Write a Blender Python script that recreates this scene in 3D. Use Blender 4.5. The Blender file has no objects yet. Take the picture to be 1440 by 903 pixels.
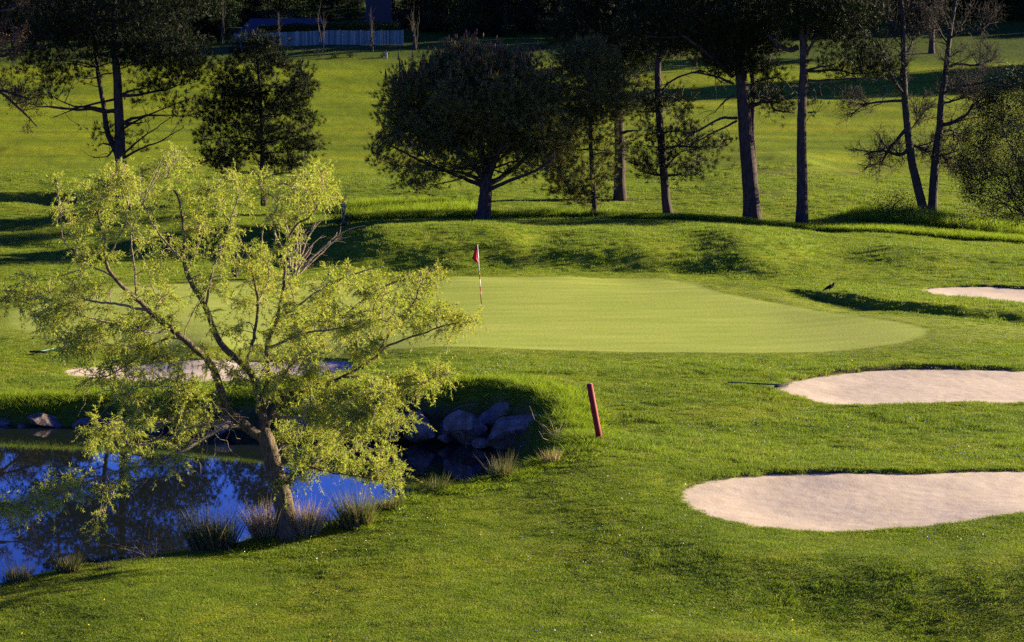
import bpy, bmesh, math, random
import numpy as np
from mathutils import Vector, Matrix
scene = bpy.context.scene
COL = scene.collection
RNG = np.random.default_rng(11)

# ------------------------------------------------------------------ camera
CAM = np.array([0.0, 0.0, 5.2]); FPX = 2800.0; HOR = 225.0
TILT = math.atan((451.5 - HOR) / FPX)
cam_data = bpy.data.cameras.new("camera"); cam = bpy.data.objects.new("camera", cam_data); COL.objects.link(cam)
cam_data.sensor_width = 36.0; cam_data.lens = FPX / 1440.0 * 36.0
cam_data.clip_start = 0.5; cam_data.clip_end = 6000
cam.location = CAM; cam.rotation_euler = (math.radians(90) - TILT, 0, 0)
scene.camera = cam
def W(px, py, d):
    """world point seen at picture place px, py and lying at distance y = d"""
    u = (np.asarray(px, float) - 720.0) / FPX; v = (np.asarray(py, float) - 451.5) / FPX
    dy = math.cos(TILT) - v * math.sin(TILT); dz = -math.sin(TILT) - v * math.cos(TILT)
    d = np.asarray(d, float)
    return np.stack(np.broadcast_arrays(u * d / dy, d, CAM[2] + dz * d / dy), -1)
def pix(p):
    p = np.asarray(p, float) - CAM
    f = p[..., 1] * math.cos(TILT) - p[..., 2] * math.sin(TILT)
    up = p[..., 1] * math.sin(TILT) + p[..., 2] * math.cos(TILT)
    return 720 + FPX * p[..., 0] / f, 451.5 - FPX * up / f

# ------------------------------------------------------------------ noise
def _h(ix, iy, s):
    n = (ix.astype(np.int64) * 374761393 + iy.astype(np.int64) * 668265263 + s * 974634777) & 0x7fffffff
    n = ((n ^ (n >> 13)) * 1274126177) & 0x7fffffff
    return ((n ^ (n >> 16)) & 0xffff) / 65535.0
def noise(x, y, s=0):
    x = np.asarray(x, float); y = np.asarray(y, float)
    ix = np.floor(x); iy = np.floor(y); fx = x - ix; fy = y - iy
    fx = fx * fx * fx * (fx * (fx * 6 - 15) + 10); fy = fy * fy * fy * (fy * (fy * 6 - 15) + 10)
    a = _h(ix, iy, s); b = _h(ix + 1, iy, s); c = _h(ix, iy + 1, s); d = _h(ix + 1, iy + 1, s)
    return (a + (b - a) * fx + (c - a) * fy + (a - b - c + d) * fx * fy) * 2 - 1
def sst(a, b, x):
    t = np.clip((x - a) / (b - a), 0, 1); return t * t * (3 - 2 * t)
def sd_poly(px, py, poly):
    """signed distance, positive inside"""
    px = np.asarray(px, float); py = np.asarray(py, float)
    out = np.full(px.shape, -999.0)
    poly = np.asarray(poly, float)
    lo = poly.min(0) - 4; hi = poly.max(0) + 4
    m = (px > lo[0]) & (px < hi[0]) & (py > lo[1]) & (py < hi[1])
    if not m.any(): return out
    x = px[m]; y = py[m]; dmin = np.full(x.shape, 1e9); ins = np.zeros(x.shape, bool)
    n = len(poly)
    for i in range(n):
        ax, ay = poly[i]; bx, by = poly[(i + 1) % n]
        ex, ey = bx - ax, by - ay
        t = np.clip(((x - ax) * ex + (y - ay) * ey) / (ex * ex + ey * ey + 1e-12), 0, 1)
        dmin = np.minimum(dmin, np.hypot(x - ax - t * ex, y - ay - t * ey))
        c = ((ay > y) != (by > y))
        with np.errstate(divide='ignore', invalid='ignore'):
            xx = ax + (y - ay) * ex / (ey if ey else 1e-12)
        ins ^= c & (x < xx)
    out[m] = np.where(ins, dmin, -dmin)
    return out
def smooth_poly(p, k=2):
    p = np.asarray(p, float)
    for _ in range(k):
        q = np.roll(p, -1, 0)
        p = np.stack([p * .75 + q * .25, p * .25 + q * .75], 1).reshape(-1, p.shape[1])
    return p

# ------------------------------------------------------------------ lie of the land: (px, py, distance)
CP = [
 (0,906,27),(400,905,26),(720,905,25.5),(1100,905,25),(1440,905,25),
 (0,845,29.5),(200,822,29.8),(400,800,31),(600,790,30.4),(700,800,30),(900,780,30.3),
 (0,822,30.5),(130,800,31.2),(250,783,32.2),(330,768,32.9),(405,752,33.2),(480,746,33.2),(590,700,34.9),(690,682,35.5),(780,650,36.8),(815,620,38.4),
 (560,745,32.7),(700,720,33.6),(900,700,33.9),(843,617,38.6),(900,620,39.4),(960,640,37.6),
 (1100,775,30.0),(1200,772,30.0),(1300,772,29.9),(1440,765,30.0),(1000,778,29.9),(800,800,29.9),
 (1060,752,31.3),(1180,742,31.7),(1320,732,31.9),(1440,714,32.5),(960,690,34.6),(1000,672,35.6),(1180,661,36.2),(1440,659,36.6),
 (1100,625,40),(1250,610,41.3),(1440,610,41.3),(1000,580,43.6),
 (1090,548,47),(1240,568,45),(1440,563,45.6),(1260,518,50.5),(1440,520,50.5),(1000,520,50.3),(880,540,47.5),
 (600,490,56),(760,494,55.5),(900,497,55),(1180,497,55),(1320,470,59.2),(1440,488,56.4),
 (677,427,71),(900,440,68),(1100,450,66),(900,400,80.5),(800,388,84.2),(640,388,84.2),(940,388,84.5),(1040,398,81),(1440,455,66),
 (1110,398,82),(1180,404,79.5),(1246,422,71),(1340,424,72),(1440,432,70.5),
 (1285,408,79.5),(1440,404,82),(1440,428,74.5),(1360,402,82),
 # left of the pond
 (-60,563,50),(0,561,50),(150,556,50),(300,552,49.6),(450,545,48.6),(560,540,47.6),(640,535,47.9),(720,534,47.7),(795,562,45),(825,600,42.4),
 (85,522,55),(200,536,53),(200,508,57.6),(340,505,57.4),(480,504,56.2),(500,525,52),(0,490,59),(100,478,61),(300,486,58.5),
 (0,440,69),(200,430,70),(400,430,70.5),(0,398,83),(200,396,83),(450,391,84),(0,378,87.5),
 # behind the green: hollows and mounds
 (540,384,87.2),(640,386,86.4),(700,378,87.5),(800,386,86.2),(880,387,86.3),(960,388,86.2),(1060,394,84.3),
 (520,335,94),(620,330,94.5),(720,328,95),(830,330,95.5),(785,356,90.6),(930,338,94),(1040,336,92.6),(1110,349,91),(1150,362,91),(1225,388,86.2),
 (520,322,99),(640,313,101),(760,311,102),(870,310,102.5),(1050,315,103),(1200,325,102.5),(1320,333,102),(1440,342,101.5),
 (1250,353,91.8),(1350,358,91.4),(1440,365,90.6),(1160,340,97),
 (300,385,87),(400,384,87.5),(330,345,98),(430,345,98),(300,320,104),(430,318,104),
 (200,352,97),(140,349,100),(30,350,103),(60,368,91),(130,372,91),
 (60,320,110),(60,285,119),(180,292,115),(370,300,113),(500,302,112),(680,306,108),(600,296,113),
 (835,305,109),(938,301,112),(872,279,121),(1058,309,110),(1130,314,108.5),(1305,298,112),(1440,318,109),
 (600,265,124),(800,258,127),(1040,232,136),(1040,262,124),(1150,228,138),(1250,262,126),(1440,280,121),
 (30,276,121),(30,262,125.5),(90,274,121.5),(250,262,126),(430,262,126),
]
for px in (-60, 240, 540, 840, 1140, 1500):
    CP += [(px, 240 if px < 1000 else 222, 138), (px, 200, 155), (px, 150, 180), (px, 105, 204), (px, 72, 222), (px, 30, 252), (px, -30, 300)]
for px in (-900, 2400):
    CP += [(px, 906, 26), (px, 780, 31), (px, 620, 41), (px, 520, 52), (px, 440, 69), (px, 390, 84), (px, 325, 102), (px, 295, 114), (px, 240, 138), (px, 150, 180), (px, 72, 222), (px, -30, 300)]
CPW = W(*np.array(CP, float).T)
CPW = np.vstack([CPW, [[-12, 10, -.7], [12, 10, -.7], [0, 2, -.6], [-25, 14, -.7], [25, 14, -.7], [-10, 19, -1.15], [0, 19, -.95], [10, 19, -.9]]])
def _warp(x, y):                                   # evens out the spacing of the control points
    x = np.asarray(x, float); y = np.asarray(y, float)
    L = np.log(np.maximum(y + 40, 5) / 40.0)
    return np.stack([x / (y + 40) * 6.0, L * 3.0], -1)
def _U(r2): return np.where(r2 > 1e-12, .5 * r2 * np.log(np.maximum(r2, 1e-12)), 0)
_cw = _warp(CPW[:, 0], CPW[:, 1]); _n = len(_cw)
_K = _U(((_cw[:, None] - _cw[None]) ** 2).sum(-1)) + np.eye(_n) * 2e-4
_P = np.hstack([np.ones((_n, 1)), _cw])
_A = np.zeros((_n + 3, _n + 3)); _A[:_n, :_n] = _K; _A[:_n, _n:] = _P; _A[_n:, :_n] = _P.T
_sol = np.linalg.solve(_A, np.concatenate([CPW[:, 2], np.zeros(3)]))
def land0(x, y):
    x = np.asarray(x, float); y = np.asarray(y, float); sh = x.shape
    yc = np.clip(y, -5, 330); xc = np.clip(x, -.55 * (yc + 40), .55 * (yc + 40))
    q = _warp(xc.ravel(), yc.ravel()); out = np.empty(len(q))
    for i in range(0, len(q), 40000):
        b = q[i:i + 40000]
        k = _U(((b[:, None, :] - _cw[None]) ** 2).sum(-1))
        out[i:i + 40000] = k @ _sol[:_n] + _sol[_n] + b @ _sol[_n + 1:]
    return out.reshape(sh) + np.clip(y.reshape(sh) - 330, 0, 1e9) * .03
def ground_at(px, py, fn=None, d0=22.0, d1=320.0):
    """where the sight line through px, py first meets the land"""
    fn = fn or land0
    ds = d0 * (d1 / d0) ** (np.arange(700) / 699.0)
    P = W(np.full(700, px), np.full(700, py), ds)
    below = P[:, 2] <= fn(P[:, 0], P[:, 1])
    i = int(np.argmax(below)) if below.any() else 699
    lo, hi = ds[max(i - 1, 0)], ds[i]
    for _ in range(18):
        m = .5 * (lo + hi); p = W(px, py, m)
        if p[2] <= float(fn(p[0], p[1])): hi = m
        else: lo = m
    return W(px, py, hi)
def on_land(pl): return np.array([ground_at(a, b)[:2] for a, b in pl])

WATER_Z = -1.37
POND = smooth_poly([W(*p)[:2] for p in [(-420,575,49),(-60,565,50),(0,563,50),(150,557,50),(300,553,49.6),(450,548,48.6),(560,542,47.6),(640,537,47.9),(720,537,47.7),(792,562,45),(815,600,41.0),(813,620,38.8),
        (783,647,37.3),(690,680,35.9),(590,698,35.3),(520,726,34.2),(480,743,33.6),(405,749,33.5),(330,765,33.0),(250,781,32.4),(130,799,31.3),(0,820,30.6),(-200,850,29.2),(-420,880,28.2)]], 2)
POND_FAR = smooth_poly([W(*p)[:2] for p in [(-420,352,101),(0,354,100.5),(40,356,99),(62,364,95),(66,371,91),(20,372,89.6),(-420,372,89.5)]], 2)
B_NEAR = smooth_poly(on_land([(954,690),(985,675),(1030,667),(1100,662),(1200,661),(1300,662),(1440,658),(1560,664),(1600,690),(1560,712),(1440,716),(1380,727),(1300,739),(1200,744),(1100,742),(1030,731),(980,714)]))
B_MID = smooth_poly(on_land([(1085,547),(1110,534),(1160,525),(1220,518),(1300,515),(1440,519),(1540,524),(1580,543),(1540,562),(1440,565),(1340,566),(1260,570),(1180,569),(1130,561)]))
B_FAR = smooth_poly(on_land([(1282,407),(1310,403),(1370,401),(1440,404),(1540,410),(1560,425),(1500,436),(1440,430),(1380,421),(1320,415)]))
B_LEFT = smooth_poly(on_land([(82,519),(130,513),(200,508),(270,506),(340,505),(420,504),(480,504),(505,512),(480,524),(420,529),(340,535),(280,538),(200,536),(130,530)]))
BUNKERS = [B_NEAR, B_MID, B_FAR, B_LEFT]
GREEN = smooth_poly(on_land([(100,478),(300,486),(600,489),(760,492),(900,496),(1050,497),(1180,495),(1270,484),(1312,470),(1300,458),(1200,443),(1100,427),(1010,411),(985,399),(900,390),(800,389),(700,390),(600,392),(450,394),(300,397),(120,407),(20,432),(0,455),(40,472)]))
APRON = smooth_poly(on_land([(985,399),(1040,402),(1090,408),(1180,422),(1246,434),(1330,441),(1440,450),(1560,458),(1560,478),(1440,478),(1350,482),(1300,484),(1312,470),(1300,458),(1200,443),(1100,427),(1010,411)]))
STEP = on_land([(1086,404),(1130,409),(1180,415),(1246,426),(1300,431),(1360,436),(1440,442),(1600,450)])
FOOT = np.array([W(*p)[:2] for p in [(420,389,86.6),(500,388,86.8),(560,386,87.1),(640,385,86.9),(700,381,87.6),(760,383,87.0),(860,386,86.6),(960,387,86.3),(1060,393,84.9),(1130,402,82.8),(1200,409,81)]])
HOLLOW = np.array([W(p[0], p[1], p[2])[:2] for p in [(600,775,31.2),(760,806,29.3),(860,842,27.6),(1000,868,26.6),(1200,884,26.0),(1440,890,25.7),(1900,900,25.4)]])
DITCH = np.array([W(p[0], p[1], p[2])[:2] for p in [(-300,272,121),(0,271,122),(60,272,122),(95,275,121)]])
RIDGES = [(np.array([W(*p)[:2] for p in pl]), h, sg) for pl, h, sg in [([(1060,338,93.5),(1110,352,91),(1150,374,88.3),(1185,392,85.4)], .14, 2.8), ([(1290,370,92),(1440,386,90)], .2, 2.6)]]
def polyline_sd(x, y, pl):
    """distance to a polyline, signed by the side (positive on the camera side)"""
    best = np.full(np.shape(x), 1e9); sg = np.zeros(np.shape(x))
    for i in range(len(pl) - 1):
        ax, ay = pl[i]; bx, by = pl[i + 1]; ex, ey = bx - ax, by - ay
        t = np.clip(((x - ax) * ex + (y - ay) * ey) / (ex * ex + ey * ey), 0, 1)
        dx = x - ax - t * ex; dy = y - ay - t * ey; dd = np.hypot(dx, dy)
        m = dd < best; best = np.where(m, dd, best); sg = np.where(m, np.sign(ex * dy - ey * dx), sg)
    return -best * sg                               # +: right of the walking direction = towards the camera
def land1(x, y):
    """land with swales, tufts and hollows, not yet dug out"""
    x = np.asarray(x, float); y = np.asarray(y, float)
    z = land0(x, y)
    g = np.maximum(sst(-1.2, .6, sd_poly(x, y, GREEN)), .8 * sst(-.5, .6, sd_poly(x, y, APRON)))
    rough = (1 - g) * (.45 + .55 * sst(33, 43, y))
    far = sst(118, 150, y)
    z = z + rough * (.034 * noise(x / 2.3, y / 2.3, 1) * (1 + sst(60, 84, y)) + .026 * noise(x / .8, y / .8, 2) + .014 * noise(x / .27, y / .27, 3)) * (1 - .3 * far)
    z = z + (1 - g) * .07 * noise(x / 6.5, y / 6.5, 4) * sst(34, 60, y)
    z = z + sst(120, 150, y) * (.4 * noise(x / 17, y / 12, 5))
    s = polyline_sd(x, y, STEP)                     # the little scarp beside the green
    end = sst(9.5, 12, x) * (np.abs(s) < 6)
    z = z - .26 * end * sst(-.25, .45, s) * (1 - sst(.6, 4.5, s)) + .05 * end * sst(-3, 0, s) * (1 - sst(0, .6, s))
    for pl, h, sg in RIDGES:
        s = polyline_sd(x, y, pl); z = z + h * np.exp(-(s / sg) ** 2)
    s = -polyline_sd(x, y, FOOT)                    # long bank rising behind the green
    end = sst(-9.5, -5.5, x) * (1 - sst(9.6, 12.4, x)) * (np.abs(s) < 16) * (1 - .55 * np.exp(-((x - 1.4) / 1.3) ** 2)) * (1 + .14 * noise(x / 2.6, y / 9, 61)) * (1 - .45 * np.exp(-((x - 9.6) / 2.2) ** 2))
    z = z + .66 * end * sst(-.1, 2.9, s) * (1 - sst(4.5, 13, s))
    s = polyline_sd(x, y, HOLLOW)                   # long hollow in the lawn at the lower right
    end = sst(.8, 6.0, x) * (np.abs(s) < 6) * (y < 34)
    z = z - .46 * end * sst(-2.7, -.1, s) * (1 - sst(.0, 1.1, s)) + .09 * end * np.exp(-((s + 3.1) / .9) ** 2)
    s = polyline_sd(x, y, DITCH)
    z = z - .5 * (x < -22) * (np.abs(s) < 6) * sst(-.6, .15, s) * (1 - sst(.8, 4, s))
    return z
def ground(x, y):
    z = land1(x, y)
    s = sd_poly(x, y, POND) + .18 * noise(np.asarray(x) / .9, np.asarray(y) / .9, 7)
    t = sst(0, 2.5, s); z = z * (1 - t) + np.minimum(z, -2.7) * t
    s = sd_poly(x, y, POND_FAR); t = sst(0, 1.2, s); z = z * (1 - t) + -.6 * t
    for b in BUNKERS:
        s = sd_poly(x, y, b) + .05 * noise(np.asarray(x) / .35, np.asarray(y) / .35, 8)
        z = z - .5 * sst(-.16, .28, s)
    return z
G = lambda px, py: ground_at(px, py, ground)
def gz(x, y): return float(ground(np.array([x]), np.array([y]))[0])

# ------------------------------------------------------------------ mesh helpers
def unlinked_mesh(name, verts, faces=None, quads=None, tris=None, mats=(), smooth=True, midx=None):
    me = bpy.data.meshes.new(name)
    verts = np.asarray(verts, np.float32)
    me.vertices.add(len(verts)); me.vertices.foreach_set("co", verts.ravel())
    loops = []; starts = []; pos = 0
    for arr, k in ((quads, 4), (tris, 3)):
        if arr is not None and len(arr):
            arr = np.asarray(arr, np.int32).reshape(-1, k)
            loops.append(arr.ravel()); starts.append(pos + np.arange(len(arr)) * k); pos += arr.size
    if loops:
        L = np.concatenate(loops); S = np.concatenate(starts).astype(np.int32)
        me.loops.add(len(L)); me.loops.foreach_set("vertex_index", L)
        me.polygons.add(len(S)); me.polygons.foreach_set("loop_start", S)
        if midx is not None: me.polygons.foreach_set("material_index", np.asarray(midx, np.int32))
        me.update(calc_edges=True)
        me.polygons.foreach_set("use_smooth", np.full(len(S), smooth))
    for m in mats: me.materials.append(m)
    me.update()
    return me
def link(name, me, parent=None, loc=None):
    o = bpy.data.objects.new(name, me); COL.objects.link(o)
    if parent is not None: o.parent = parent
    if loc is not None: o.location = loc
    return o
class Geo:
    """collects tubes, blades and boxes for ONE mesh"""
    def __init__(s): s.v = []; s.q = []; s.t = []; s.n = 0; s.qm = []; s.tm = []
    def add(s, v, q=None, t=None, m=0):
        v = np.asarray(v, float).reshape(-1, 3)
        if q is not None and len(q):
            q = np.asarray(q, int).reshape(-1, 4); s.q.append(q + s.n); s.qm.append(np.full(len(q), m))
        if t is not None and len(t):
            t = np.asarray(t, int).reshape(-1, 3); s.t.append(t + s.n); s.tm.append(np.full(len(t), m))
        s.v.append(v); s.n += len(v)
    def tube(s, pts, rad, n=6, m=0, cap=True):
        pts = np.asarray(pts, float); k = len(pts); rad = np.broadcast_to(np.asarray(rad, float), (k,))
        tg = np.gradient(pts, axis=0); tg /= np.linalg.norm(tg, axis=1)[:, None] + 1e-9
        ref = np.array([0, 0, 1.0]) if abs(tg.mean(0)[2]) < .8 else np.array([1.0, 0, 0])
        a = np.cross(tg, ref); a /= np.linalg.norm(a, axis=1)[:, None] + 1e-9
        b = np.cross(tg, a)
        an = np.arange(n) * 2 * math.pi / n
        v = pts[:, None] + rad[:, None, None] * (np.cos(an)[None, :, None] * a[:, None] + np.sin(an)[None, :, None] * b[:, None])
        i = np.arange(k - 1)[:, None] * n; j = np.arange(n)[None]; j2 = (j + 1) % n
        q = np.stack(np.broadcast_arrays(i + j, i + j2, i + n + j2, i + n + j), -1).reshape(-1, 4)
        t = None
        if cap:
            t = [(0, x + 1, x) for x in range(1, n - 1)] + [((k - 1) * n, (k - 1) * n + x, (k - 1) * n + x + 1) for x in range(1, n - 1)]
        s.add(v, q, t, m)
    def box(s, lo, hi, m=0, M=None):
        x0, y0, z0 = lo; x1, y1, z1 = hi
        v = np.array([(x0,y0,z0),(x1,y0,z0),(x1,y1,z0),(x0,y1,z0),(x0,y0,z1),(x1,y0,z1),(x1,y1,z1),(x0,y1,z1)], float)
        if M is not None: v = np.array([M @ Vector(p) for p in v])
        s.add(v, [(0,3,2,1),(4,5,6,7),(0,1,5,4),(1,2,6,5),(2,3,7,6),(3,0,4,7)], m=m)
    def build(s, name, mats, parent=None, origin=None, smooth=True):
        v = np.concatenate(s.v) if s.v else np.zeros((0, 3))
        if origin is not None: v = v - np.asarray(origin)
        q = np.concatenate(s.q) if s.q else None; t = np.concatenate(s.t) if s.t else None
        mi = np.concatenate((s.qm if s.q else []) + (s.tm if s.t else []))
        if not isinstance(mats, (list, tuple)): mats = [mats]
        me = unlinked_mesh(name, v, quads=q, tris=t, mats=mats, smooth=smooth, midx=mi)
        return link(name, me, parent, None if (parent is not None or origin is None) else tuple(origin))
def tag(o, label=None, cat=None, group=None, kind=None):
    if label: o["label"] = label
    if cat: o["category"] = cat
    if group: o["group"] = group
    if kind: o["kind"] = kind
    return o
def empty(name, loc):
    o = bpy.data.objects.new(name, None); COL.objects.link(o); o.location = tuple(float(c) for c in loc)
    o.empty_display_size = .2
    return o
def copy_tree(o, parent=None):
    c = o.copy(); COL.objects.link(c); c.parent = parent
    for ch in o.children: copy_tree(ch, c)
    return c
def unit(v): 
    v = np.asarray(v, float); return v / (np.linalg.norm(v, axis=-1, keepdims=True) + 1e-9)
def spline(pts, n):
    """Catmull-Rom through pts, n samples (any dimension)"""
    p = np.asarray(pts, float)
    if len(p) < 3: 
        t = np.linspace(0, 1, n)[:, None]; return p[0] * (1 - t) + p[-1] * t
    p = np.vstack([2 * p[0] - p[1], p, 2 * p[-1] - p[-2]]); m = len(p) - 3
    t = np.linspace(0, m - 1e-6, n); i = t.astype(int); f = (t - i)[:, None]
    a, b, c, d = p[i], p[i + 1], p[i + 2], p[i + 3]
    return .5 * (2 * b + (c - a) * f + (2 * a - 5 * b + 4 * c - d) * f ** 2 + (3 * b - a - 3 * c + d) * f ** 3)
# ------------------------------------------------------------------ materials
class NT:
    def __init__(s, nt): s.nt = nt
    def n(s, typ, **kw):
        o = s.nt.nodes.new(typ)
        for k, v in kw.items():
            if k in ("operation", "blend_type", "data_type", "noise_dimensions", "attribute_name", "attribute_type", "feature", "wave_type", "bands_direction", "interpolation_type", "vector_type", "distance", "normalize"): setattr(o, k, v)
            else:
                o.inputs[k].default_value = v
        return o
    def l(s, a, b): s.nt.links.new(a, b)
    def noise(s, vec, scale, detail=3, rough=.55):
        o = s.nt.nodes.new("ShaderNodeTexNoise"); o.inputs["Scale"].default_value = scale
        o.inputs["Detail"].default_value = detail; o.inputs["Roughness"].default_value = rough
        if vec is not None: s.l(vec, o.inputs["Vector"])
        return o.outputs["Fac"]
    def ramp(s, fac, stops, interp='LINEAR'):
        o = s.nt.nodes.new("ShaderNodeValToRGB"); e = o.color_ramp.elements; o.color_ramp.interpolation = interp
        while len(e) < len(stops): e.new(.5)
        for i, (p, c) in enumerate(stops):
            e[i].position = p; e[i].color = (*c, 1) if not np.isscalar(c) else (c, c, c, 1)
        s.l(fac, o.inputs[0]); return o.outputs[0]
    def mix(s, fac, a, b, blend='MIX'):
        o = s.nt.nodes.new("ShaderNodeMix"); o.data_type = 'RGBA'; o.blend_type = blend
        for sock, v in ((o.inputs[0], fac), (o.inputs[6], a), (o.inputs[7], b)):
            if hasattr(v, "is_linked") or hasattr(v, "links"): s.l(v, sock)
            else: sock.default_value = v if np.isscalar(v) else (*v, 1)
        return o.outputs[2]
    def math(s, op, a, b=None, clamp=False):
        o = s.nt.nodes.new("ShaderNodeMath"); o.operation = op; o.use_clamp = clamp
        for sock, v in ((o.inputs[0], a), (o.inputs[1], b)):
            if v is None: continue
            if hasattr(v, "links"): s.l(v, sock)
            else: sock.default_value = v
        return o.outputs[0]
    def mapr(s, v, a, b, c=0., d=1.):
        o = s.nt.nodes.new("ShaderNodeMapRange"); o.inputs[1].default_value = a; o.inputs[2].default_value = b
        o.inputs[3].default_value = c; o.inputs[4].default_value = d; s.l(v, o.inputs[0]); return o.outputs[0]
    def bump(s, h, dist, strength=1.0):
        o = s.nt.nodes.new("ShaderNodeBump"); o.inputs["Strength"].default_value = strength; o.inputs["Distance"].default_value = dist
        s.l(h, o.inputs["Height"]); return o.outputs[0]
def new_mat(name):
    m = bpy.data.materials.new(name); m.use_nodes = True
    nt = m.node_tree; b = nt.nodes["Principled BSDF"]; b.inputs["Roughness"].default_value = .85
    b.inputs["Specular IOR Level"].default_value = .25
    return m, NT(nt), b
def geo_pos(N): return N.nt.nodes.new("ShaderNodeNewGeometry").outputs["Position"]
def obj_co(N): return N.nt.nodes.new("ShaderNodeTexCoord").outputs["Object"]

def lawn_colour(N, dark=0.0):
    """colour of the turf at a place: shared by the soil sheet and by the blades standing on it"""
    P = geo_pos(N)
    big = N.noise(P, .07, 3); mid = N.noise(P, .45, 4, .6); fine = N.noise(P, 2.4, 4, .65)
    a = N.ramp(mid, [(.30, (.076, .120, .006)), (.5, (.135, .180, .009)), (.68, (.200, .214, .013))])
    b = N.ramp(fine, [(.3, (.066, .110, .006)), (.52, (.134, .178, .009)), (.72, (.216, .216, .022))])
    c = N.mix(.5, a, b)
    straw = N.math('MULTIPLY', N.mapr(N.noise(P, .9, 5, .7), .56, .72), N.mapr(big, .42, .6))
    c = N.mix(N.math('MULTIPLY', straw, .45), c, (.17, .15, .035))
    sep = N.nt.nodes.new("ShaderNodeSeparateXYZ"); N.l(P, sep.inputs[0])
    hill = N.mapr(sep.outputs[1], 126, 145)          # the mown fairway up the hill
    stretch = N.nt.nodes.new("ShaderNodeVectorMath"); stretch.operation = 'MULTIPLY'; stretch.inputs[1].default_value = (.12, .5, .5); N.l(P, stretch.inputs[0])
    hc = N.ramp(N.noise(stretch.outputs[0], .5, 4, .6), [(.3, (.078, .115, .003)), (.5, (.125, .162, .004)), (.7, (.185, .200, .006))])
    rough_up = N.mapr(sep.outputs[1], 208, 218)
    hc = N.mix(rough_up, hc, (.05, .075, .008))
    c = N.mix(hill, c, hc)
    return c, P, fine, mid

def grass_blade_mat(name, tint=None, fac=0.0):
    m, N, b = new_mat(name)
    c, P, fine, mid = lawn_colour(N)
    oi = N.nt.nodes.new("ShaderNodeObjectInfo")
    gi = N.nt.nodes.new("ShaderNodeNewGeometry")
    c = N.mix(1.0, c, N.ramp(gi.outputs["Random Per Island"], [(0, .7), (1, 1.45)]), 'MULTIPLY')
    if tint: c = N.mix(fac, c, tint)
    N.l(c, b.inputs["Base Color"]); b.inputs["Roughness"].default_value = .6
    tr = N.nt.nodes.new("ShaderNodeBsdfTranslucent"); N.l(N.mix(1.0, c, (1.1, 1.25, .6), 'MULTIPLY'), tr.inputs[0])
    mx = N.nt.nodes.new("ShaderNodeMixShader"); mx.inputs[0].default_value = .4
    N.l(b.outputs[0], mx.inputs[1]); N.l(tr.outputs[0], mx.inputs[2])
    N.l(mx.outputs[0], N.nt.nodes["Material Output"].inputs[0])
    return m
M = {}
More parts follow.
